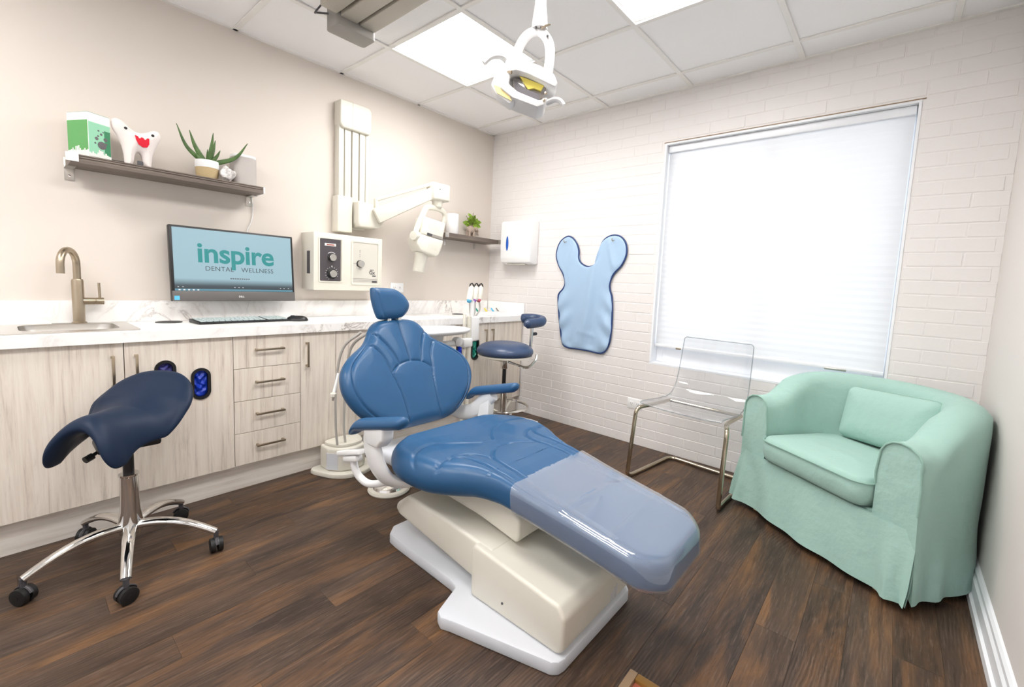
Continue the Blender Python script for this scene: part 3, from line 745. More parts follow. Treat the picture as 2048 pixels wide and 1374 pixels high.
def knob(parent, x, z, r, skirt):
    k = MB().lathe([(skirt, 0), (skirt, .006), (r, .009), (r, .011)], n=28, M=TM((x, XD-.003, z), (PI/2, 0, 0))).build('knob', 'black', parent)
    MB().lathe([(r, .01), (r, .026), (r-.002, .028), (0, .028)], n=28, M=TM((x, XD-.003, z), (PI/2, 0, 0))).build('knob_cap', 'steel', k)
knob(pn, -.126, .205, .021, .025); knob(pn, -.124, .105, .022, .032); knob(pg, .068, .178, .021, .024)
m = MB()
for k in range(13):
    a = math.radians(-50+k*22); m.box(-.001, .001, -.0046-.0004, -.004, .037, .043, M=TM((-.124, XD, .105), (0, a-PI/2-.2, 0)))
for k in range(9):
    a = math.radians(-40+k*10); m.box(-.0022, .0022, -.005, -.004, .031, .035, M=TM((-.126, XD, .205), (0, a, 0)))
m.box(-.1275, -.1205, XD-.005, XD-.0041, .148, .154); m.build('dial_marks', 'whitetext', pn, 0)
m = MB()
for z in (.222, .235, .252, .262): m.box(.067, .0695, XD-.0042, XD-.0031, z, z+.006)
m.box(.022, .042, XD-.0042, XD-.0031, .1775, .179); m.box(.094, .102, XD-.0042, XD-.0031, .1775, .179)
m.box(.02, .198, XD-.004, XD-.0031, .079, .0803); m.box(.02, .198, XD-.004, XD-.0031, .07, .071); m.box(.02, .198, XD-.004, XD-.0031, .061, .062); m.box(.158, .195, XD-.0046, XD-.0031, .056, .068); o_ = m.build('panel_lines', 'dgrey', pg, 0); o_['kind'] = 'stuff'
MB().box(.142, .172, XD-.0042, XD-.0031, .139, .143).build('small_print', 'dgrey', pg, 0)
text('Gx', .034, 'lettering', 'darktext', TM((.158, XD-.004, .112), ROT_A), pg, .0004, .0003)
MB().box(.16, .186, XD-.0042, XD-.0031, .098, .105).build('small_print', 'darktext', pg, 0)
MB().box(-XW-.002, -XW+.003, -.115, -.075, .1, .24, .001).build('side_switch_plate', 'dgrey', xb)
# ---- X-ray wall column, arm and head
xc = thing('xray_machine', 'cream wall-mounted dental X-ray column with folding arm and hanging tube head', 'x-ray machine', (-1.38, 0, 1.41))
cx = lambda x: x+1.38
def rel(m): m.v = [(v[0]+1.38, v[1], v[2]-1.41) for v in m.v]; return m
for a, b_, z0 in ((-1.487, -1.452, 1.64), (-1.446, -1.402, 1.64), (-1.393, -1.348, 1.60), (-1.34, -1.30, 1.60)):
    rel(MB().box(a, b_, -.062, -.012, z0, 2.2, .004)).build('rail', 'cream', xc)
rel(MB().box(-1.487, -1.275, -.02, -.001, 1.44, 2.2, .003)).build('back_plate', 'cream', xc)
rel(MB().box(-1.296, -1.268, -.06, -.001, 1.6, 2.18, .004)).build('rail', 'cream', xc)
tcv = rel(MB().prism([(-1.49, 2.245), (-1.285, 2.245), (-1.268, 2.225), (-1.268, 2.1), (-1.28, 2.075), (-1.47, 2.075), (-1.49, 2.1)], -.085, -.001, 'y', .008, 3)).build('top_cover', 'cream', xc)
rel(MB().box(-1.406, -1.402, -.0862, -.084, 2.078, 2.242)).build('cover_seam', 'panelg', tcv, 0)
rel(MB().box(-1.503, -1.40, -.082, -.001, 1.412, 1.645, .008, 3)).build('left_cover', 'cream', xc)
bk = rel(MB().prism([(-1.39, 1.475), (-1.375, 1.452), (-1.24, 1.455), (-1.215, 1.47), (-1.2, 1.5), (-1.2, 1.585), (-1.22, 1.61), (-1.39, 1.622)], -.14, -.022, 'y', .01, 3)).build('shoulder', 'cream', xc)
A0 = Vector((-1.27, -.15, 1.535)); A1 = Vector((-.90, -.30, 1.745))
def bar(p0, p1, w0, h0, w1, h1, bev=.006):
    d = (p1-p0); L = d.length; x = d.normalized(); y = Vector((0, 0, 1)).cross(x).normalized(); z = x.cross(y)
    M = Matrix(((x.x, y.x, z.x, p0.x), (x.y, y.y, z.y, p0.y), (x.z, y.z, z.z, p0.z), (0, 0, 0, 1)))
    b = bmesh.new(); bmesh.ops.create_cube(b, size=1)
    for v in b.verts:
        e = v.co.x > 0; v.co = Vector((L if e else 0, v.co.y*(w1 if e else w0), v.co.z*(h1 if e else h0)))
    bmesh.ops.bevel(b, geom=list(b.edges), offset=bev, segments=2, profile=.5, affect='EDGES'); m = MB().bm(b, M); b.free(); return m
rel(bar(A0, A1, .07, .105, .06, .075, .01)).build('lower_arm', 'cream', xc)
rel(bar(A0+Vector((.0, -.0, .11)), A1+Vector((.0, 0, .065)), .03, .022, .03, .022, .004)).build('upper_arm_rod', 'cream', xc)
rel(MB().tube([A0+Vector((.01, 0, .04)), A0+Vector((.0, 0, .115))], .015, 12)).build('pivot', 'cream', xc)
rel(MB().box(-.935, -.79, -.355, -.25, 1.69, 1.81, .014, 3)).build('elbow_housing', 'cream', xc)
rel(MB().lathe([(.004, 0), (.004, .003), (0, .003)], n=10, M=TM((-.89, -.354, 1.765), (PI/2, 0, 0)))).build('screw', 'black', xc)
rel(MB().lathe([(.022, -.012), (.034, .0), (.04, .04)], (-.865, -.30, 1.65), 24)).build('swivel', 'cream', xc)
yk = [(-1.07, -.33, 1.42), (-1.06, -.325, 1.47), (-1.0, -.31, 1.575), (-.965, -.30, 1.625), (-.93, -.30, 1.638), (-.87, -.30, 1.638), (-.81, -.30, 1.625), (-.785, -.29, 1.585), (-.80, -.28, 1.5), (-.83, -.27, 1.43)]
rel(MB().tube(smooth_path(yk, 6), .017, 10, sx=1.2)).build('yoke', 'cream', xc)
rel(MB().lathe([(0, -.03), (.03, -.028), (.036, 0), (.03, .028), (0, .03)], n=24, M=TM((-1.075, -.335, 1.42), (0, PI/2, .3)))).build('pivot_knob', 'cream', xc)
hd = TM((-.955, -.31, 1.42), (0, math.radians(10), math.radians(-12)))
hm = MB(); hm.box(-.085, .085, -.075, .075, .0, .125, .012, 3, hd); xh = rel(hm).build('tube_head', 'cream', xc)
hm = MB(); hm.prism([(-.105, .0), (-.105, -.075), (-.07, -.115), (.05, -.13), (.075, -.11), (.09, -.03), (.09, .0)], -.08, .08, 'y', .012, 3, hd); rel(hm).build('head_lower_shell', 'cream', xh)
hm = MB()
for k in range(8): hm.box(-.04+k*.011, -.036+k*.011, -.0765, -.0745, .05, .095, 0, 2, hd)
for k in range(9): hm.box(-.02+k*.008, -.0175+k*.008, -.0815, -.0795, -.085, -.05, 0, 2, hd)
o_ = rel(hm).build('vent_slots', 'panelg', xh, 0); o_['kind'] = 'stuff'
hm = MB(); hm.box(-.045, .075, -.0785, -.075, .003, .022, .001, 1, hd); bd = rel(hm).build('nameplate', 'steel', xh)
hm = MB(); hm.box(-.044, -.005, -.0795, -.0784, .004, .021, 0, 2, hd); rel(hm).build('nameplate_print', 'dgrey', bd, 0)
hm = MB(); hm.lathe([(.05, .0), (.047, -.01), (.043, -.02), (.043, -.125), (.04, -.132), (0, -.132)], (-.02, 0, -.12), 28, hd); rel(hm).build('cone', 'cream', xh)
# ---- wall outlets
def outlet(label, M, gangs):
    t = thing('wall_outlet', label, 'outlet'); t.matrix_world = M
    hw_ = .036 if gangs == 1 else .057
    MB().box(-hw_, hw_, -.006, -.0005, -.057 if gangs == 1 else -.036, .057 if gangs == 1 else .036, .002).build('plate', 'outlet', t)
    for k in (-1, 1):
        px_, pz_ = (0, k*.02) if gangs == 1 else (k*.024, 0)
        r = MB().box(px_-.014, px_+.014, -.008, -.0055, pz_-.016, pz_+.016, .002).build('receptacle', 'outlet', t)
        m = MB(); m.box(px_-.007, px_-.005, -.0083, -.0079, pz_-.004, pz_+.006); m.box(px_+.005, px_+.007, -.0083, -.0079, pz_-.004, pz_+.006); m.box(px_-.002, px_+.002, -.0083, -.0079, pz_-.011, pz_-.007)
        m.build('slots', 'dgrey', r, 0)
    return t
outlet('white double wall outlet above the backsplash behind the chair headrest', TM((-.992, 0, 1.053)), 2)
outlet('white wall outlet on the brick wall beside the clear chair', TM((0, -1.527, .297), (0, 0, -PI/2)), 2)
# ---- small corner shelf with three things
ss = thing('corner_shelf', 'short grey-brown wall shelf in the room corner', 'shelf', (-.37, 0, 1.462))
MB().box(-.30, .30, -.185, -.004, 0, .034, .001).build('board', 'shelf', ss)
for sx in (-1, 1):
    b_ = MB().box(sx*.17-.012, sx*.17+.012, -.004, -.001, -.05, .03).build('bracket', 'steel', ss); MB().box(sx*.3-.018, sx*.3+.018, -.189, -.1855, -.002, .037, .001).build('end_clip', 'steel', b_)
o = MB().lathe([(.046, 0), (.05, .006), (.05, .155), (.046, .163), (0, .165)], n=32).build('white_canister', 'white', None, loc=(-.545, -.1, 1.496)); tag(o, 'plain white cylinder canister on the small corner shelf', 'canister')
ep = thing('elephant_planter', 'grey elephant-shaped planter with leafy sprigs on the small corner shelf', 'planter', (-.325, -.09, 1.496))
bm_ = bmesh.new()
eb = MB()
def ell(c, r, M=None):
    b = bmesh.new(); bmesh.ops.create_uvsphere(b, u_segments=18, v_segments=12, radius=1)
    for v in b.verts: v.co = Vector((c[0]+v.co.x*r[0], c[1]+v.co.y*r[1], c[2]+v.co.z*r[2]))
    eb.bm(b, M); b.free()
ell((-.005, 0, .062), (.042, .028, .034)); ell((.042, -.004, .076), (.024, .022, .026)); ell((.034, -.024, .072), (.006, .012, .02)); ell((.03, .018, .072), (.006, .012, .02))
for lx, ly in ((-.032, -.014), (-.032, .014), (.018, -.014), (.018, .014)): eb.lathe([(.012, 0), (.0105, .02), (.013, .05)], (lx, ly, 0), 12)
eb.tube(smooth_path([(.058, -.004, .078), (.068, -.004, .058), (.07, -.004, .036), (.08, -.004, .03)], 5), [.011]*6+[.008]*6+[.006]*4, 10)
eb.build('elephant', 'eleph', ep)
MB().lathe([(.02, .09), (.022, .097), (.018, .094)], (-.004, 0, 0), 16).build('pot_rim', 'eleph', ep)
rg = random.Random(5)
for k in range(5):
    tip = Vector((rg.uniform(-.055, .075), rg.uniform(-.02, .02), .15+rg.uniform(0, .075))); pth = smooth_path([(0, 0, .085), ((tip.x)*.45, tip.y*.5, .125), tip], 5)
    st = MB().tube(pth, .0018, 6).build('sprig', 'stem', ep)
    for q in range(7):
        p = Vector(pth[int(len(pth)*(.35+.65*q/7))-1 if q < 7 else -1]); a = rg.uniform(0, 2*PI); el = rg.uniform(-.3, .7)
        d = Vector((math.cos(a)*math.cos(el), math.sin(a)*.6*math.cos(el), math.sin(el))).normalized(); L = rg.uniform(.05, .074)
        sd = d.cross(Vector((0, 1, .3))).normalized(); nn = d.cross(sd)
        V = []; 
        for (t_, w_) in ((0, .1), (.25, .75), (.5, 1), (.75, .75), (1, .05)):
            for s_ in (-1, 0, 1): V.append(p+d*(L*t_)+sd*(s_*w_*L*.27)+nn*(abs(s_)*w_*.004))
        F = [(i*3+j, i*3+j+1, (i+1)*3+j+1, (i+1)*3+j) for i in range(4) for j in range(2)]
        n0 = len(V); V += [v-nn*.0006 for v in V]; F += [tuple(n0+i for i in f[::-1]) for f in F]
        MB().add(V, F).build('leaf', 'leaf2', st)
# ---- paper towel dispenser on the brick wall
td = thing('towel_dispenser', 'white paper towel dispenser on the brick wall above the operator stool', 'dispenser', (0, -.405, 1.29))
MB().prism([(-.001, .0), (-.06, -.002), (-.105, .01), (-.118, .05), (-.122, .2), (-.118, .34), (-.105, .36), (-.001, .362)], -.165, .165, 'y', .012, 3).build('cover', 'outlet', td)
V, F = cushion([(.012*math.cos(a), .062*math.sin(a)) for a in [2*PI*k/36 for k in range(36)]], None, .003, .01, lambda u, v, h: (-.1215-h, .082+u*1.2, .17+v), nt=40, nr=8); MB().add(V, F).build('level_window', 'bluewin', td)
MB().box(-.095, -.02, -.1, .1, -.006, .002, .002).build('towel_slot', 'panelg', td)
# ---- lead apron on two hooks
AO = [(-0.769, 1.357), (-0.778, 1.427), (-0.809, 1.481), (-0.866, 1.513), (-0.916, 1.499), (-0.96, 1.451), (-0.98, 1.397), (-0.983, 1.343), (-1.01, 1.303), (-1.075, 1.277), (-1.135, 1.297), (-1.165, 1.343), (-1.162, 1.394), (-1.183, 1.459), (-1.224, 1.496), (-1.281, 1.509), (-1.338, 1.492), (-1.377, 1.442), (-1.385, 1.367), (-1.353, 1.292), (-1.294, 1.228), (-1.268, 1.163), (-1.271, 1.112), (-1.293, 1.048), (-1.304, 0.907), (-1.301, 0.75), (-1.277, 0.668), (-1.228, 0.628), (-1.112, 0.633), (-1.0, 0.634), (-0.916, 0.635), (-0.871, 0.672), (-0.835, 0.825), (-0.81, 0.993), (-0.811, 1.056), (-0.851, 1.1), (-0.868, 1.15), (-0.843, 1.218), (-0.796, 1.287)]
AP = smooth_path([(y_+1.07, z_-.63) for y_, z_ in AO], 4, True)
ap = thing('lead_apron', 'pale blue bib-shaped X-ray apron with navy edging hung on the brick wall', 'apron', (0, -1.07, .63))
def apx(u, v, h): return (-.012-h, u, v)
def folds(Q, d):
    u, v = Q[:, 0], Q[:, 1]; f = np.clip(d/.05, 0, 1); low = np.clip((.75-v)/.5, 0, 1)
    line = -.03-.1*(v-.3); A = .009*np.exp(-((u-line)/.035)**2)*np.clip(v/.2, 0, 1)
    B = .007*low*np.sin(u*30+v*5)*f; Cc = .005*np.sin((v+abs(u-.0)*.8)*38)*np.clip((abs(u)-.1)/.1, 0, 1)*low
    D = .007*np.exp(-((u-.12-(.85-v)*.25)/.02)**2)*np.clip((v-.55)/.1, 0, 1)*f+.007*np.exp(-((u+.17-(.85-v)*-.25)/.02)**2)*np.clip((v-.55)/.1, 0, 1)*f
    return 2.2*A+1.3*B+1.6*Cc+1.6*D+.0035*f*np.exp(-((v-.14-.2*u)/.02)**2)*(u > -.1)*(u < .06)
V, F = cushion(AP, None, .009, .02, apx, Tb=.004, center=(.0, .36), nt=190, nr=40, extra=folds); MB().add(V, F).build('panel', 'apron', ap)
MB().tube([(-.013, p[0], p[1]) for p in AP], .0068, 8, True).build('edging', 'navytrim', ap)
for n_, (y_, lab) in enumerate(((-.862, 'small metal wall hook holding the left shoulder of the apron'), (-1.284, 'small metal wall hook holding the right shoulder of the apron'))):
    o = MB().tube(smooth_path([(0, 0, .012), (-.02, 0, .006), (-.045, 0, -.004), (-.055, 0, .006), (-.052, 0, .016)], 5), .0032, 8)
    o.box(-.003, .0, -.008, .008, -.012, .03, .001); o = o.build('wall_hook', 'nickel', None, loc=(0, y_, 1.468)); tag(o, lab, 'hook', 'apron hooks')

# ================================================================== DENTAL CHAIR
dc = thing('dental_chair', 'blue upholstered dental chair with cream base in the middle of the room', 'dental chair', (-1.7, -1.8, 0))
def dl(m): m.v = [(v[0]+1.7, v[1]+1.8, v[2]) for v in m.v]; return m
CX = -1.68
def zp(v): return float(np.interp(v, [0, .1, .3, .45, .55, .7, .9, 1.12], [.440, .428, .428, .432, .424, .396, .364, .325]))
hwv = [(0, .17), (.02, .25), (.06, .315), (.12, .35), (.2, .362), (.3, .352), (.38, .315), (.45, .268), (.53, .235), (.65, .222), (.8, .21), (1.0, .2), (1.04, .192), (1.075, .16), (1.098, .12), (1.1, .06)]
so = [(w_, v_) for v_, w_ in hwv]+[(-w_, v_) for v_, w_ in hwv[::-1]]
so = smooth_path(so, 4, True)
seatseams = []
for sg in (-1, 1):
    seatseams.append([(sg*.365, .30), (sg*.345, .24), (sg*.29, .19), (sg*.21, .165), (sg*.13, .175), (sg*.07, .22), (sg*.03, .27)])
    seatseams.append([(sg*.355, .37), (sg*.33, .345), (sg*.28, .325), (sg*.235, .325), (sg*.205, .36), (sg*.195, .44), (sg*.195, .55), (sg*.19, .7), (sg*.178, .95), (sg*.165, 1.07)])
    seatseams.append([(sg*.262, .335), (sg*.215, .318), (sg*.165, .335), (sg*.138, .385), (sg*.132, .44)])
    seatseams.append([(0, .347), (sg*.05, .36), (sg*.10, .395), (sg*.134, .45), (sg*.145, .60), (sg*.152, .75), (sg*.158, .95)])
def legp(Q): return 2.0+1.6*np.clip((Q[:, 1]-.45)/.2, 0, 1)
def legt(Q): return 1-.42*np.clip((Q[:, 1]-.42)/.25, 0, 1)
def seatmap(u, v, h): return (CX+u+1.7, -1.40-v+1.8+(h*.12 if v > .5 else 0), zp(v)+h)
def seatx(Q, d):
    u, v = Q[:, 0], Q[:, 1]
    dish = -.014*np.exp(-((v-.17)/.10)**2)*np.clip(1-(u/.2)**2, 0, 1)
    return dish+.012*np.clip((np.abs(u)-.12)/.12, 0, 1)*np.clip(1-np.abs(v-.25)/.3, 0, 1)*np.clip(d/.05, 0, 1)
V, F = cushion(so, seatseams, .052, .042, seatmap, Tb=.055, center=(0, .42), nt=360, nr=100, groove=.0075, gw=.0052, puff=.0035, extra=seatx, pw=legp, tbf=legt)
MB().add(V, F).build('seat_cushion', 'leather', dc, 60)
# backrest
bo = [(0, .10), (.008, .17), (.03, .225), (.06, .268), (.1, .312), (.15, .346), (.2, .364), (.25, .364), (.3, .348), (.345, .312), (.38, .268), (.42, .208), (.46, .172), (.5, .148), (.53, .115), (.545, .06)]
bo = smooth_path([(w_, v_) for v_, w_ in bo]+[(-w_, v_) for v_, w_ in bo[::-1]], 4, True)
bs = [[(-.118, .258), (-.08, .288), (-.03, .304), (.03, .304), (.08, .288), (.118, .258)], [(0, .54), (0, .42), (0, .308)]]
for sg in (-1, 1):
    bs.append([(sg*.2, .405), (sg*.172, .395), (sg*.137, .342), (sg*.116, .255), (sg*.102, .188), (sg*.094, .113), (sg*.09, .02)])
    bs.append([(sg*.165, .47), (sg*.136, .45), (sg*.104, .405), (sg*.08, .355), (sg*.064, .3)])
    bs.append([(sg*.15, .49), (sg*.165, .45), (sg*.2, .405), (sg*.25, .36), (sg*.3, .315), (sg*.325, .26), (sg*.325, .2), (sg*.3, .13), (sg*.25, .07), (sg*.2, .035)])
RA = math.radians(30); BO = Vector((CX+.01, -1.25, .45)); BV = Vector((0, math.sin(RA), math.cos(RA))); BN = Vector((0, -math.cos(RA), math.sin(RA)))
def backmap(u, v, h):
    p = BO+Vector((1, 0, 0))*u+BV*v+BN*(h+.5*max(0, abs(u)-.1)**2*0.9-.02); return (p.x+1.7, p.y+1.8, p.z)
V, F = cushion(bo, bs, .042, .05, backmap, Tb=.05, center=(0, .24), nt=340, nr=96, groove=.006, gw=.0045, puff=.005, crown=.008)
MB().add(V, F).build('backrest', 'leather', dc, 60)
m = MB().prism([(-.2, .03), (.2, .03), (.22, .2), (.1, .46), (-.1, .46), (-.22, .2)], -.085, -.055, 'z', .01)
m.v = [tuple(BO+Vector((1, 0, 0))*a+BV*b_+BN*c+Vector((1.7, 1.8, 0))) for a, b_, c in m.v]; m.build('back_shell', 'lgrey', dc)
# headrest
hro = [(-.108, .139), (-.095, .146), (-.02, .148), (.03, .142), (.068, .118), (.09, .088), (.098, .058), (.088, .028), (.062, .002), (.03, -.009), (-.02, -.011), (-.078, -.009), (-.096, .014), (-.107, .055), (-.112, .1)]
ha = math.radians(14); HO = Vector((CX-.008, -.985, .93)); HV = Vector((0, math.sin(ha), math.cos(ha))); HN = Vector((0, -math.cos(ha), math.sin(ha)))
def headmap(u, v, h):
    p = HO+Vector((1, 0, 0))*u+HV*v+HN*(h+1.3*u*u); return (p.x+1.7, p.y+1.8, p.z)
V, F = cushion(smooth_path(hro, 4, True), [[(-.09, .135), (-.082, .08), (-.072, .03), (-.06, .004)]], .034, .045, headmap, Tb=.03, nt=130, nr=40, groove=.003, gw=.007, puff=.004)
hr = MB().add(V, F).build('headrest', 'leather', dc, 60)
for sx in (-.03, .03): dl(MB().box(CX+sx-.01, CX+sx+.01, -1.0, -.99, .82, .97, .002)).build('headrest_bar', 'chrome', hr)
# armrests: pad, bracket
def armpad(sg):
    xc_ = CX+(-.385 if sg < 0 else .315); o_ = [(-.034, .0), (-.036, .15), (-.03, .28), (-.012, .305), (.012, .305), (.03, .28), (.036, .15), (.034, 0), (.018, -.02), (-.018, -.02)]
    a = math.radians(15); y0, z0 = (-1.33, .545) if sg < 0 else (-1.245, .55); L = .315
    def mp(u, v, h):
        drop = -.03*max(0, (.03-v)/.05)**2
        return (xc_+u+1.7, y0-v*math.cos(a)*L/.3-h*math.sin(a)+1.8, z0+v*math.sin(a)+h*math.cos(a)+drop)
    V, F = cushion(smooth_path(o_, 4, True), None, .03, .032, mp, Tb=.024, nt=70, nr=16)
    return MB().add(V, F).build('armrest_pad', 'leather', dc, 60)
armpad(-1); armpad(1)
def strap(path, w_, t_, n=8):
    p = smooth_path(path, n); return dl(MB().tube(p, 1.0, 16, sx=t_, sy=w_, up=(1, 0, 0)))
xl = CX-.385
bL = strap([(xl, -1.45, .565), (xl, -1.435, .51), (xl+.005, -1.445, .45), (xl+.02, -1.46, .395), (xl+.055, -1.475, .35), (xl+.12, -1.49, .325), (xl+.22, -1.50, .32)], .052, .022).build('armrest_bracket', 'white', dc)
dl(MB().prism([(-1.40, .575), (-1.54, .60), (-1.535, .535), (-1.50, .50), (-1.43, .50)], xl-.026, xl+.03, 'x', .012, 3)).build('bracket_cover', 'white', bL)
dl(MB().tube(smooth_path([(-2.075, -1.32, .405), (-2.072, -1.325, .37), (-2.062, -1.345, .335), (-2.045, -1.385, .316), (-2.0, -1.42, .318), (-1.93, -1.46, .33)], 8), .0145, 14)).build('holder_tube', 'white', dc)
hb_ = dl(bar(Vector((-2.085, -1.225, .405)), Vector((-2.085, -1.40, .462)), .03, .02, .03, .02, .006)).build('holder_block', 'white', dc)
dl(bar(Vector((-2.08, -1.27, .395)), Vector((-2.08, -1.37, .428)), .034, .026, .034, .026, .008)).build('holder_sleeve', 'white', hb_)
xr_ = CX+.315
bR = strap([(xr_, -1.395, .57), (xr_, -1.345, .525), (xr_, -1.29, .475), (xr_, -1.235, .44), (xr_-.01, -1.17, .428), (xr_-.04, -1.115, .45), (xr_-.10, -1.10, .48)], .040, .022).build('armrest_bracket', 'white', dc)
dl(MB().prism([(-1.39, .54), (-1.325, .50), (-1.29, .33), (-1.385, .30)], xr_-.024, xr_+.02, 'x', .006)).build('bracket_leg', 'white', bR)
# seat frame and lift
dl(MB().box(CX-.2, CX+.2, -1.52, -1.12, .30, .36, .02, 3)).build('back_hinge', 'lgrey', dc)
dl(MB().prism([(-1.47, .375), (-1.47, .30), (-1.62, .285), (-1.80, .275), (-1.99, .245), (-2.0, .265), (-2.0, .33), (-1.93, .375)], CX-.175, CX+.175, 'x', .01, 3)).build('seat_frame', 'cream', dc)
dl(MB().prism([(-1.5, .385), (-1.62, .385), (-1.62, .30), (-1.5, .30)], CX-.205, CX-.17, 'x', .006)).build('side_bracket', 'cream', dc)
dl(MB().prism([(-1.475, .258), (-1.405, .205), (-1.395, .18), (-1.42, .158), (-1.87, .095), (-1.95, .09), (-1.95, .232), (-1.7, .252)], -1.93, -1.53, 'x', .014, 4)).build('lift_arm_cover', 'cream', dc)
# base plate and front cover
bp_o = [(-1.935, -2.262), (-1.53, -2.262), (-1.505, -2.24), (-1.505, -1.92), (-1.40, -1.86), (-1.40, -1.76), (-1.50, -1.72), (-1.52, -1.35), (-1.56, -1.31), (-1.88, -1.31), (-1.925, -1.35), (-1.93, -1.40), (-1.94, -1.76), (-1.95, -1.80), (-2.07, -1.845), (-2.083, -1.875), (-2.07, -1.905), (-1.975, -2.24), (-1.96, -2.256)]
dl(MB().prism(bp_o, 0, .045, 'z', .008, 2)).build('base_plate', 'lgrey', dc)
dl(MB().prism([(-1.87, .046), (-2.235, .046), (-2.256, .06), (-2.258, .165), (-2.236, .198), (-2.1, .213), (-1.88, .236), (-1.865, .215)], -1.947, -1.523, 'x', .016, 4)).build('base_cover', 'cream', dc)
m = MB()
for k in range(4): m.box(-1.66+k*.012, -1.655+k*.012, -2.259, -2.254, .07, .10+.005*k, .001, 1)
dl(m).build('cover_latch', 'lgrey', dc)
dl(MB().box(-1.585, -1.565, -2.2585, -2.254, .105, .125)).build('power_switch', 'black', dc)
dl(MB().lathe([(.004, 0), (.004, .003), (0, .003)], n=10, M=TM((-1.947, -2.02, .095), (0, -PI/2, 0)))).build('screw', 'dgrey', dc)
# clear protective sleeve pulled over the leg rest
fo = [p for p in so]
def halfw(v): return float(np.interp(v, [a for a, _ in hwv], [b_ for _, b_ in hwv]))
fs_ = thing('clear_leg_sleeve', 'clear plastic sleeve pulled over the foot end of the blue chair cushion', 'protective sleeve', (-1.68, -2.25, .33))
vst = .60
def filmmap(u, v, h): return (CX+u*1.024+1.68, -1.40-v*1.004+2.25+(h*.12 if v > .5 else 0), zp(v)+h-.33, v)
V, F = cushion(so, None, .058, .042, filmmap, Tb=.06, center=(0, .62), nt=220, nr=60, crown=.003, pw=legp, tbf=legt, extra=lambda Q, d: +.0025+.0012*np.sin(Q[:, 1]*17+Q[:, 0]*9)*np.clip(d/.03, 0, 1)*np.sin(Q[:, 0]*13+1)+.003*np.exp(-((Q[:, 1]-.80-.1*Q[:, 0])/.006)**2)*np.clip(d/.03, 0, 1)+.003*np.exp(-((Q[:, 1]-.94+.05*Q[:, 0])/.006)**2)*np.clip(d/.03, 0, 1))
F = [f for f in F if min(V[k][3] for k in f) > vst]
used = sorted({k for f in F for k in f}); ix = {k: n for n, k in enumerate(used)}
MB().add([V[k][:3] for k in used], [tuple(ix[k] for k in f) for f in F]).build('sleeve', 'film', fs_, 60)

# ================================================================== STOOLS
def star_base(t, R, zhub, n, mt, rot, hubr, caster=True, rise=.03, wd=.022):
    for k in range(n):
        a = rot+2*PI*k/n if not isinstance(rot, list) else rot[k]; d = Vector((math.cos(a), math.sin(a), 0)); RR = R[k] if isinstance(R, list) else R
        N = 10; pth = []; rad = []
        for i in range(N+1):
            s = i/N; pth.append(d*(hubr*.6+(RR-hubr*.6)*s)+Vector((0, 0, zhub-(zhub-.083)*s**1.8+rise*math.sin(s*PI)*.5))); rad.append(wd*(1-.28*s))
        lg = MB().tube(pth, rad, 14, sx=.72, sy=1.0, up=(0, 0, 1)).build('leg', mt, t)
        if caster:
            c = d*RR; cs = MB().tube([(c.x, c.y, .05), (c.x, c.y, .085)], .009, 10).build('caster', 'dgrey', lg)
            p = Vector((-d.y, d.x, 0)); ang = a+.5
            ax = Vector((math.cos(ang), math.sin(ang), 0)); mw_ = MB()
            for sg in (-1, 1):
                b_ = Vector((c.x, c.y, .028))+ax*(sg*.0125)
                mw_.tube([b_-ax*.0095, b_-ax*.008, b_+ax*.008, b_+ax*.0095], [.022, .0275, .0275, .022], 22)
            mw_.tube([Vector((c.x, c.y, .028))-ax*.024, Vector((c.x, c.y, .028))+ax*.024], .006, 8)
            wl = mw_.build('caster_wheels', 'rubber', lg)
            hood = MB()
            fw = Vector((-ax.y, ax.x, 0)); P = []
            for i in range(9):
                an = math.radians(20+i*17.5)
                for sg in (-.0245, .0245): P.append(Vector((c.x, c.y, .028))+fw*(math.cos(an)*.031)+Vector((0, 0, math.sin(an)*.031))+ax*sg*.25)
            hood.grid(P, 9, 2); n0 = len(hood.v)
            hood.tube([Vector((c.x, c.y, .028))+fw*(math.cos(math.radians(20+i*17.5))*.0305)+Vector((0, 0, math.sin(math.radians(20+i*17.5))*.0305)) for i in range(9)], .0035, 6)
            hood.build('caster_hood', 'dgrey', lg)
# saddle stool
SC = (-2.668, -.743)
s1 = thing('saddle_stool', 'navy saddle-seat stool with polished five-leg base in front of the sink cabinet', 'stool', (SC[0], SC[1], 0))
tips = [(-2.944, -.789), (-2.73, -1.046), (-2.433, -.907), (-2.456, -.527), (-2.776, -.462)]
star_base(s1, [.285]*5, .14, 5, 'chrome', [math.atan2(b_-SC[1], a-SC[0]) for a, b_ in tips], .03)
MB().lathe([(.035, .112), (.036, .12), (.036, .16), (.031, .2), (.028, .335), (.031, .338), (.031, .345), (0, .345)], n=28).build('column_sleeve', 'chrome', s1)
MB().lathe([(.017, .335), (.017, .47)], n=18).build('gas_piston', 'black', s1)
MB().box(-.09, .09, -.07, .07, .455, .485, .01).build('seat_plate', 'black', s1)
sf = Vector((-.70, -.714, 0)); sl = Vector((.714, -.70, 0))
so1 = [(-.08, -.205), (.0, -.215), (.08, -.205), (.145, -.165), (.175, -.1), (.168, -.03), (.14, .03), (.128, .09), (.135, .15), (.13, .195), (.10, .215), (.05, .2), (.0, .19), (-.05, .2), (-.10, .215), (-.13, .195), (-.135, .15), (-.128, .09), (-.14, .03), (-.168, -.03), (-.175, -.1), (-.145, -.165)]
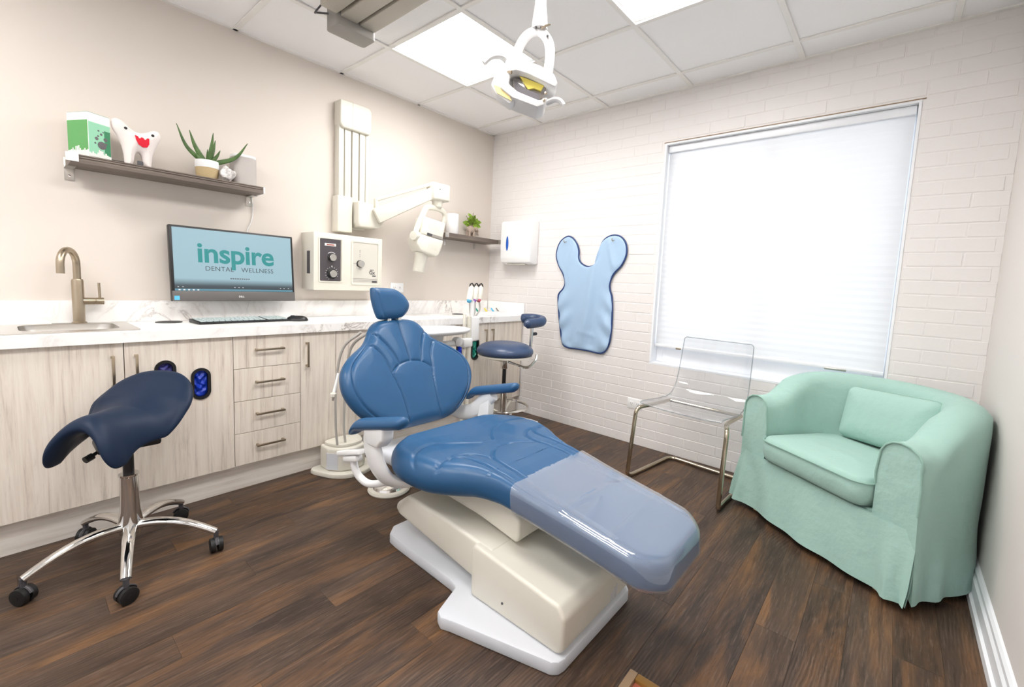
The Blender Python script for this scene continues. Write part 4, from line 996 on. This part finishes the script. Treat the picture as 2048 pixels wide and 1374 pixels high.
def saddle(u, v, h):
    fr_ = min(1, max(0, (v+.08)/.22)); drp = .022+.118*fr_
    z = .572+.105*max(0, -v/.2)**1.4+.012*fr_-drp*min(1.15, (abs(u)/.135))**1.9*(1 if v > -.05 else max(.35, 1+(v+.05)*4))
    side = u*(1-.18*fr_*abs(u)/.13)
    tilt = -h*.25*u/.13*-fr_
    p = sf*(v-h*.12*(1 if v > .1 else 0))+sl*(side-.008+tilt*1.2); return (p.x, p.y, z+h)
V, F = cushion(smooth_path(so1, 5, True), None, .030, .045, saddle, Tb=.028, nt=150, nr=40, center=(0, -.02))
MB().add(V, F).build('saddle_seat', 'navy', s1, 70)
p0 = sf*.05+sl*-.03; p1 = sf*.12+sl*-.035
MB().tube([(p0.x, p0.y, .47), (p1.x*.8, p1.y*.8, .465), (p1.x, p1.y, .455)], [.006, .006, .006], 8).tube([(p1.x*.93, p1.y*.93, .457), (p1.x*1.12, p1.y*1.12, .45)], .012, 10).build('height_lever', 'black', s1)

# operator stool in the corner
O2 = (-.56, -.745)
s2 = thing('operator_stool', 'blue round-seat operator stool with wrap-around arm and foot ring in the corner', 'stool', (O2[0], O2[1], 0))
star_base(s2, .27, .13, 5, 'white', math.radians(-40), .03, rise=.0, wd=.02)
MB().lathe([(.034, .09), (.036, .13), (.03, .16), (.027, .33), (.03, .335), (.03, .36), (.02, .362)], n=24).build('column_sleeve', 'chrome', s2)
MB().lathe([(.0145, .355), (.0145, .5)], n=16).build('gas_piston', 'black', s2)
MB().lathe([(.027, .5), (.03, .505), (.03, .565), (.026, .57)], n=24).build('piston_collar', 'chrome', s2)
rg_ = MB().tube([(.185*math.cos(2*PI*k/48), .185*math.sin(2*PI*k/48), .215) for k in range(48)], .0095, 10, True).build('foot_ring', 'chrome', s2)
for k in range(4):
    a = .4+k*PI/2; MB().tube([(.025*math.cos(a), .025*math.sin(a), .165), (.18*math.cos(a), .18*math.sin(a), .213)], .009, 8, sx=.5).build('ring_spoke', 'cream', rg_)
MB().lathe([(.19, .588), (.2, .592), (.2, .604), (.0, .604)], n=40).build('seat_pan', 'cream', s2)
MB().box(-.1, .1, -.06, .06, .565, .59, .008).build('tilt_plate', 'cream', s2)
V, F = cushion([(.208*math.cos(2*PI*k/60), .208*math.sin(2*PI*k/60)) for k in range(60)], None, .064, .13, lambda u, v, h: (u, v, .630+h), Tb=.03, Rb=.03, nt=90, nr=26)
MB().add(V, F).build('seat', 'leather2', s2, 60)
rv = Vector((.72, -.69, 0)); fv = Vector((-.69, -.72, 0))      # viewer's right, towards viewer
def q(r, f, z): p = rv*r+fv*f; return (p.x, p.y, z)
MB().tube(fillet([q(.02, 0, .55), q(.17, .03, .505), q(.235, .0, .57), q(.24, -.02, .60)], .04), .0095, 10).build('arm_bracket', 'chrome', s2)
MB().tube([q(.20, -.12, .58), q(.205, -.12, .70), q(.207, -.12, .80)], .0125, 14).build('arm_post', 'chrome', s2)
kn = MB().tube([q(.215, -.13, .745), q(.245, -.16, .745)], .013, 12).build('post_knob', 'dgrey', s2)
pt_ = smooth_path([q(.135, -.22, .853), q(.17, -.235, .856), (q(.235, -.235, .856)), q(.29, -.18, .85), q(.27, -.10, .842), q(.20, -.04, .836), q(.135, .0, .832)], 8)
N = len(pt_); MB().tube(pt_, [.037*min(1, .45+.9*min(i, N-1-i)/5) for i in range(N)], 16, sx=1.0, sy=.85).build('arm_pad', 'leather2', s2)

# ================================================================== CLEAR CHAIR
cc = thing('clear_chair', 'transparent acrylic chair on a chrome cantilever frame below the window', 'chair', (-.315, -2.06, 0), math.radians(-95))
hw2 = .262
fr2 = []
for sg in (1,):
    pts = [(-hw2*.82, .1, .428), (-hw2*.86, -.15, .432), (-hw2, -.23, .425), (-hw2-.005, -.275, .02), (-hw2+.005, -.24, .0135), (-hw2+.02, .215, .0135), (hw2-.02, .215, .0135), (hw2-.005, -.24, .0135), (hw2+.005, -.275, .02), (hw2, -.23, .425), (hw2*.86, -.15, .432), (hw2*.82, .1, .428)]
    pth = fillet(pts, .055, 6)
MB().tube(pth, .0118, 12).build('frame', 'bronze', cc)
MB().tube([(-hw2*.82, .095, .428), (hw2*.82, .095, .428)], .010, 10).build('cross_bar', 'bronze', cc)
prof = smooth_path([(-.235, .452), (-.215, .46), (-.1, .452), (.02, .446), (.11, .458), (.165, .50), (.195, .57), (.215, .68), (.232, .80), (.236, .83)], 6)
wd2 = lambda i: .235 if i < len(prof)*.35 else .228-.02*min(1, (i/len(prof)-.35)/.6)
V = []; nu = 16; th = .008; L = len(prof)
for lay in (0, 1):
    for i, (yy, zz) in enumerate(prof):
        i0, i1 = max(0, i-1), min(L-1, i+1); ty, tz = prof[i1][0]-prof[i0][0], prof[i1][1]-prof[i0][1]; ln = math.hypot(ty, tz); ny, nz = -tz/ln, ty/ln
        e = min(1, min(i, L-1-i)/4+.0); wd_ = wd2(i)*(1-.05*(1-e)**2)
        for k in range(nu+1):
            u = -1+2*k/nu; curl = .012*abs(u)**4
            V.append((u*wd_, yy+ny*(curl-lay*th)+(0.02*(1-u*u)*-1 if i < 2 else 0)*0, zz+nz*(curl-lay*th)))
n1 = L*(nu+1); F = []
for lay in (0, 1):
    for i in range(L-1):
        for k in range(nu):
            a = lay*n1+i*(nu+1)+k; f_ = (a, a+1, a+nu+2, a+nu+1); F.append(f_ if lay == 0 else f_[::-1])
per = [k for k in range(nu+1)]+[i*(nu+1)+nu for i in range(1, L)]+[(L-1)*(nu+1)+k for k in range(nu-1, -1, -1)]+[i*(nu+1) for i in range(L-2, 0, -1)]
for i in range(len(per)): a, b_ = per[i], per[(i+1) % len(per)]; F.append((a, b_, n1+b_, n1+a))
shl = MB().add(V, F).build('acrylic_shell', 'acrylic', cc, 40)
MB().tube([(Vector(V[k])+Vector(V[n1+k]))/2 for k in per], .0032, 8, True).build('shell_rim', 'acrylrim', shl)

# ================================================================== ARMCHAIR
ac = thing('armchair', 'mint green slip-covered tub armchair in the right corner', 'armchair', (-.38, -2.855, 0), math.radians(-125.3))
A_W, A_F, A_B = .335, -.30, -.09        # centreline half width, arm front y, where the back curve starts
cl = []                                # centreline plan of the arm/back roll, from left front to right front
NS = 14
for i in range(NS): cl.append((-A_W, A_F+(A_B-A_F)*i/NS))
for i in range(33):
    a = PI-PI*i/32; cl.append((A_W*math.cos(a), A_B+.33*math.sin(a)))
for i in range(1, NS+1): cl.append((A_W, A_B+(A_F-A_B)*i/NS))
nC = len(cl); V = []
def hgt(s):     # height of the rim along the centreline
    t = min(s, 1-s)*2; return .605+.135*(.5-.5*math.cos(PI*min(1, max(0, (t-.12)/.55))))
sec_n = None; rw = np.random.RandomState(2); wr = rw.rand(30)*6
for i, (px_, py_) in enumerate(cl):
    a0, a1 = cl[max(0, i-1)], cl[min(nC-1, i+1)]; tx, ty = a1[0]-a0[0], a1[1]-a0[1]; ln = math.hypot(tx, ty); nx, ny = -ty/ln, tx/ln     # outward (left of travel)
    s = i/(nC-1); h = hgt(s); half = .068
    sec = [(.102+.008*math.sin(s*46), .032), (.098+.005*math.sin(s*46+.4), .14), (.094, .26), (.093, .36), (.092, .46)]
    top = []
    for k in range(9): an = math.radians(-10+200*k/8); top.append(((.080 if k < 5 else half)*math.cos(an)+.010, h-.066+.066*math.sin(an)))
    sec += [(.091, h-.11)]+top+[(-.066, h-.14), (-.064, .42), (-.064, .30)]
    sec_n = len(sec)
    for (o_, z) in sec:
        wr_ = .0035*math.sin(s*38+z*21+wr[3])*math.sin(z*17+s*9) if .1 < z < .7 else 0
        V.append((px_+nx*(o_+wr_), py_+ny*(o_+wr_), z))
m = MB().grid(V, nC, sec_n)
# arm front faces
for e in (0, nC-1):
    base_ = e*sec_n; ring_ = list(range(base_, base_+sec_n)); m.f.append(tuple(ring_))
bdy = m.build('slipcover_body', 'mint', ac, 60)
# piping around arm fronts
for e in (0, nC-1):
    P = [Vector(V[e*sec_n+k])+Vector((0, -.003, 0)) for k in range(3, sec_n-1)]
    MB().tube(P, .0042, 6).build('arm_piping', 'mintp', bdy)
# front panel and skirt with corner pleats
P = []; nx_, nz_ = 60, 9
for i in range(nx_+1):
    x = -.45+.90*i/nx_
    for j in range(nz_+1):
        t = j/nz_; z = .30*(1-t)+.032*t
        edge = max(0, (abs(x)-.30)/.15); yb = A_F-.018-.030*t-.012*math.sin(x*9+1.3)*t-.006*math.sin(x*31+z*8)*t
        pl_ = -.028*t*math.exp(-((abs(x)-.385)/.028)**2)+.022*t*math.exp(-((abs(x)-.415)/.018)**2)
        xx = x*(1-.05*(1-t)); yb += edge**2*.03*(1-t)
        P.append((xx if abs(xx) < .445 else math.copysign(.445, xx), yb+pl_, z))
n0 = len(P); m = MB().grid(P, nx_+1, nz_+1)
P2 = [(p[0], p[1]+.012, p[2]) for p in P]; m.grid(P2, nx_+1, nz_+1)
m.build('skirt', 'mint', bdy, 60)
MB().box(-.27, .27, A_F+.01, .10, .25, .305, .01).build('seat_deck', 'mint', bdy)
# seat cushion
so2 = [(-.262, -.335), (0, -.345), (.262, -.335), (.268, -.2), (.268, .02), (.22, .14), (.12, .2), (0, .215), (-.12, .2), (-.22, .14), (-.268, .02), (-.268, -.2)]
so2 = rrect(-.266, .266, -.352, .155, .06, 6)
V, F = cushion(so2, None, .05, .022, lambda u, v, h: (u*(1-.9*max(0, v)), v, .372+h), Tb=.062, crown=.022, nt=120, nr=30)
sc2 = MB().add(V, F).build('seat_cushion', 'mint', ac, 60)
rp_ = resample(so2, 90); MB().tube([(p[0]*(1-.9*max(0, p[1])), p[1]-.002*np.sign(-p[1]+.0), .409) for p in rp_], .0035, 6, True).build('cushion_piping', 'mintp', sc2)
for sx in (-1, 1):
    for yy in (-.27, .15): MB().lathe([(.018, 0), (.024, .12)], (sx*(.31 if yy < 0 else .2), yy, 0), 14).build('leg', 'wood', ac)
# lumbar pillow leaning on the back
tp = thing('lumbar_pillow', 'small rectangular mint pillow leaning on the back of the armchair', 'pillow', (0, 0, 0))
tp.matrix_world = ac.matrix_world if False else Matrix.Translation((-.38, -2.855, 0)) @ Matrix.Rotation(math.radians(-125.3), 4, 'Z') @ Matrix.Translation((.03, .045, .456)) @ Matrix.Rotation(math.radians(-14), 4, 'X') @ Matrix.Rotation(math.radians(-3), 4, 'Y')
po = rrect(-.2, .2, .0, .25, .03, 5)
V, F = cushion(po, None, .048, .10, lambda u, v, h: (u, -h, v), nt=110, nr=26)
pc = MB().add(V, F).build('cover', 'mint', tp, 60)
MB().tube([(p[0], 0, p[1]) for p in resample(po, 80)], .0035, 6, True).build('piping', 'mintp', pc)

# ================================================================== DELIVERY UNIT BEHIND THE CHAIR
du = thing('delivery_unit', 'white dental delivery unit with tray arm and instrument holder behind the chair', 'dental unit', (-1.0, -.80, 0))
def ul(m): m.v = [(v[0]+.9, v[1]+.72, v[2]) for v in m.v]; return m
ul(MB().lathe([(.11, 0), (.11, .02), (.095, .035), (.035, .05), (.033, .06)], (-.9, -.72, 0), 32)).build('floor_base', 'cream', du)
ul(MB().tube([(-.925, -.72, .05), (-.925, -.72, .915)], .011, 14)).build('post', 'cream', du)
ul(MB().tube([(-.885, -.72, .05), (-.885, -.72, .90)], .016, 14)).build('post', 'cream', du)
ul(MB().box(-.945, -.865, -.745, -.695, .70, .76, .012)).build('post_clamp', 'white', du)
ul(MB().lathe([(.028, -.02), (.03, 0), (.028, .02), (.012, .024)], n=22, M=TM((-1.0, -.74, .745), (PI/2, 0, 0)))).build('arm_knuckle', 'white', du)
ul(MB().tube([(-1.0, -.735, .735), (-1.38, -.745, .742)], .019, 14)).build('tray_arm', 'white', du)
to_ = [(-.24, -.06), (-.2, -.12), (-.08, -.15), (.1, -.145), (.2, -.11), (.235, -.05), (.235, .05), (.2, .1), (.05, .13), (-.12, .13), (-.22, .08)]
ul(MB().add(*cushion(smooth_path(to_, 4, True), None, .008, .008, lambda u, v, h: (-1.205+u, -.75+v, .832+h), Tb=.026, Rb=.05, nt=90, nr=20, extra=lambda Q, d: -.010*np.clip((d-.012)/.008, 0, 1)))).build('tray', 'white', du)
ul(MB().prism([(-1.30, .79), (-1.07, .79), (-1.09, .60), (-1.12, .565), (-1.27, .565)], -.70, -.62, 'y', .012)).build('unit_body', 'white', du)
ul(MB().box(-.875, -.80, -.735, -.70, .735, .90, .012, 3)).build('handpiece_bracket', 'white', du)
ul(MB().tube([(-.86, -.72, .86), (-.85, -.71, 1.0)], .014, 12)).build('holder_stem', 'white', du)
ul(MB().tube([(-.87, -.71, 1.0), (-.75, -.66, 1.015)], .014, 12)).build('holder_bar', 'white', du)
for k, (cm, b_) in enumerate((('cyan', 'cream'), ('violet', 'cream'), ('pink', 'cream'))):
    x = -.905+k*.072; y_ = -.735+k*.03
    h_ = ul(MB().tube([(x, y_, 1.005), (x+.02, y_+.01, 1.05), (x+.036, y_+.02, 1.09)], [.019, .021, .017], 14)).build('instrument', b_, du)
    ul(MB().tube([(x-.006, y_-.004, .995), (x+.002, y_, 1.007)], [.013, .017], 12)).build('tip_cap', cm, h_)
    ul(MB().tube([(x+.02, y_+.02, 1.09), (x+.026, y_+.02, 1.108), (x+.04, y_+.02, 1.114), (x+.052, y_+.02, 1.104), (x+.056, y_+.02, 1.085)], .0045, 8)).build('trigger', 'black', h_)
    ul(MB().tube(smooth_path([(x+.03, y_+.02, 1.08), (x+.055, y_+.05, 1.0), (x+.05, y_+.04, .93), (-.84, -.70, .87)], 6), .006, 8)).build('hose', 'hose', h_)
# hoses and floor junction box left of the chair
jb = thing('floor_junction_box', 'cream rounded junction box on the floor behind the left armrest', 'junction box', (-1.695, -.53, 0))
jb.scale = (1, 1, 1.18)
MB().prism(smooth_path([(-.14, .09), (-.13, -.03), (-.07, -.12), (.03, -.15), (.12, -.11), (.15, 0), (.14, .09)], 4, True), 0, .022, 'z', .005).build('base_rim', 'cream', jb)
MB().prism([(-.105, .07), (-.105, -.02), (-.055, -.085), (.02, -.11), (.09, -.085), (.115, .0), (.115, .07)], .022, .135, 'z', .012, 3).build('cover', 'cream', jb)
MB().prism([(-.10, .072), (-.106, -.021), (-.07, -.069), (-.066, -.064), (-.1, -.02), (-.095, .072)], .03, .11, 'z').build('grey_side', 'lgrey', jb)
MB().prism(smooth_path([(-.08, .06), (-.06, -.05), (.02, -.08), (.09, -.05), (.1, .06)], 4, True), .136, .15, 'z', .004).build('lid', 'cream', jb)
for k, x in enumerate((-.06, -.012)):
    MB().tube(smooth_path([(x, -.045, .148), (x-.008, -.04, .25), (x-.012+.01*k, -.05, .45), (x, -.10, .62), (x+.06, -.18, .70)], 6), .007, 8).build('hose', 'hose', jb)
lh = thing('suction_hose_holder', 'small white hose handpiece sticking out behind the left edge of the backrest', 'handpiece', (-1.975, -.92, .60))
lh.location = (-1.93, -.87, .55)
MB().tube([(0, 0, .0), (.035, .02, .10)], [.008, .006], 10).build('handle', 'white', lh); MB().lathe([(0, -.016), (.015, -.006), (.015, .008), (0, .018)], n=16).build('ball', 'cream', lh)
MB().tube(smooth_path([(0, 0, -.01), (.05, .1, -.05), (.13, .22, -.02)], 6), .006, 8).build('hose', 'hose', lh)
fp = thing('foot_control', 'round chrome foot control with a cream rim on the floor under the left bracket', 'foot pedal', (-1.65, -.93, 0))
MB().lathe([(.105, 0), (.11, .008), (.105, .018), (.085, .02)], n=40).build('rim', 'cream', fp); MB().lathe([(.086, .016), (.08, .03), (.05, .042), (0, .046)], n=40).build('dome', 'chrome', fp)
# white tray of supplies on the counter
tb = thing('supply_tray', 'shallow white supply tray with small tools on the countertop near the corner', 'tray', (-.32, -.31, ZC+.001))
m = MB(); m.box(-.17, .17, -.06, .06, 0, .006); m.box(-.17, .17, -.06, -.055, .006, .032); m.box(-.17, .17, .055, .06, .006, .032); m.box(-.17, -.165, -.055, .055, .006, .032); m.box(.165, .17, -.055, .055, .006, .032); m.build('tray', 'white', tb, 0)
for k, (x, c_) in enumerate(((-.12, 'teal'), (-.02, 'yellow'), (.06, 'cyan'), (.12, 'steel'))): MB().tube([(x, -.03, .016), (x+.02, .03, .05)], .007, 8).build('tool', c_, tb)

# ================================================================== CEILING TRACK AND HANGING LAMP
tr = thing('overhead_track', 'grey aluminium ceiling track with an end cap above the dental chair', 'ceiling track', (-1.78, -1.9, H))
def tl(m): m.v = [(v[0]+1.78, v[1]+1.9, v[2]-H) for v in m.v]; return m
TZ = 2.325
for a, b_ in ((-1.965, -1.885), (-1.868, -1.785), (-1.772, -1.69)):
    tl(MB().box(a, b_, -3.1, -.80, TZ, H-.06, .006)).build('rail', 'grey', tr)
tl(MB().box(-1.97, -1.665, -3.1, -.80, H-.058, H-.006)).build('mounting_plate', 'slot', tr, 0)
tl(MB().prism(rrect(-1.882, -1.682, -.80, -.685, .018, 4), TZ-.035, H-.03, 'z', .004)).build('end_cap', 'greyd', tr)
tl(MB().tube(smooth_path([(-1.93, -.80, TZ+.05), (-1.955, -.74, TZ+.0), (-1.93, -.70, TZ+.02), (-1.885, -.72, TZ+.03)], 6), .004, 6)).build('cable', 'dgrey', tr)
lp = thing('dental_lamp', 'white dental operating lamp hanging on a pole from the ceiling track', 'dental lamp', (-1.725, -1.81, 1.80))
LPR = Vector((.655, -.756, 0)); LPF = Vector((-.756, -.655, 0))      # lamp right and forward
def ll(m):
    m.v = [tuple(LPR*v[0]+LPF*v[1]+Vector((0, 0, v[2]))) for v in m.v]; return m
MB().tube([(.052, -.0, .285), (.052, -.0, H-1.80-.12)], .0195, 18)
ll(MB().tube([(.055, 0, .215), (.055, 0, .235), (.055, 0, .30), (.055, 0, H-1.80-.11)], [.027, .027, .0195, .0195], 18)).build('pole', 'lampw', lp)
yk2 = smooth_path([(-.03, 0, .05), (-.028, 0, .10), (-.012, 0, .155), (.015, 0, .195), (.05, 0, .208), (.075, 0, .195), (.092, 0, .165), (.096, 0, .12), (.09, 0, .055), (.085, 0, .03)], 6)
yo = ll(MB().tube(yk2, .0135, 12, sx=.75, sy=1.25, up=(0, 1, 0))).build('yoke', 'lampw', lp)
for x, z in ((.06, .215), (.042, .212), (.083, .186)): ll(MB().lathe([(.004, 0), (.004, .004), (0, .005)], n=10, M=TM((x, .014, z), (-PI/2, 0, 0)))).build('bolt', 'dgrey', yo)
ll(MB().tube([(.06, .014, .213), (.078, .02, .218), (.092, .02, .222)], [.005, .004, .002], 8)).build('thumb_screw', 'nickel', yo)
HB = TM((.018, 0, .02), (0, math.radians(14), 0))
# head: curved open shell with reflector inside
bodyp = [(-.085, .045), (-.06, .06), (.03, .058), (.085, .045), (.105, .02), (.10, .005), (.06, .012), (.0, .02), (-.045, .02), (-.06, .01), (-.055, -.03), (-.02, -.045), (.06, -.052), (.075, -.04), (.085, -.035), (.082, -.06), (.06, -.075), (-.03, -.07), (-.08, -.05), (-.092, -.01)]
hm = MB().prism(bodyp, -.06, .06, 'y', .005, 2, HB); hb = ll(hm).build('head_shell', 'lampw', lp)
hm = MB().box(-.05, .07, -.055, .02, -.043, .012, .004, 2, HB); ll(hm).build('reflector', 'mirror', hb)
hm = MB().prism([(-.03, .018), (.06, .012), (.055, -.008), (.03, -.006), (.01, -.016), (-.01, .0)], .02, .028, 'y', 0, 2, HB); ll(hm).build('bulb_guard', 'yellow', hb)
hm = MB().prism([(-.045, -.0), (.0, -.016), (.055, -.022), (.06, -.042), (-.03, -.04)], .021, .027, 'y', 0, 2, HB); ll(hm).build('lens', 'greyprint', hb)
hm = MB().prism([(-.11, .0), (-.075, .0), (-.02, -.065), (-.035, -.088), (-.09, -.07), (-.115, -.045)], -.02, .045, 'y', .006, 2, HB); ll(hm).build('front_shield', 'lampw', hb)
hm = MB().prism([(-.105, -.045), (-.06, -.045), (-.03, -.078), (-.085, -.068)], .046, .05, 'y', 0, 2, HB); ll(hm).build('amber_lens', 'amber', hb)
hm = MB().tube(smooth_path([(-.075, .03, .045), (-.105, .05, .05), (-.135, .06, .035), (-.155, .06, .008)], 6), .0115, 10, sx=.8, sy=1.3, M=HB); ll(hm).build('handle', 'lampw', hb)
hm = MB().tube(smooth_path([(.085, .0, -.03), (.11, .02, -.02), (.13, .03, -.022), (.145, .03, -.032)], 6), .010, 10, sx=.8, sy=1.3, M=HB); ll(hm).build('handle', 'lampw', hb)
for x, z in ((.075, -.025), (.076, -.048)):
    hm = MB().lathe([(.005, 0), (.005, .003), (0, .004)], n=10, M=HB @ TM((x, .061, z), (-PI/2, 0, 0))); ll(hm).build('bolt', 'nickel', hb)
hm = MB().tube([(-.07, .06, .005), (-.055, .066, .005)], [.003, .006], 8, M=HB); ll(hm).build('thumb_screw', 'nickel', hb)

# ================================================================== FRAMED PANEL LYING AT THE BOTTOM EDGE
fp2 = thing('framed_floor_panel', 'oak-framed terracotta panel lying on the floor at the bottom picture edge', 'frame', (-1.97, -2.58, .001), math.radians(1))
MB().box(-.125, .165, .145, .17, 0, .02, .003).build('frame_rail', 'tan', fp2); MB().box(-.125, .165, -.17, -.145, 0, .02, .003).build('frame_rail', 'tan', fp2)
MB().box(.14, .165, -.145, .145, 0, .02, .003).build('frame_rail', 'gold', fp2); MB().box(-.15, -.125, -.17, .17, 0, .02, .003).build('frame_rail', 'gold', fp2)
MB().box(-.125, .14, -.145, .145, .002, .008).build('insert', 'terracotta', fp2, 0)
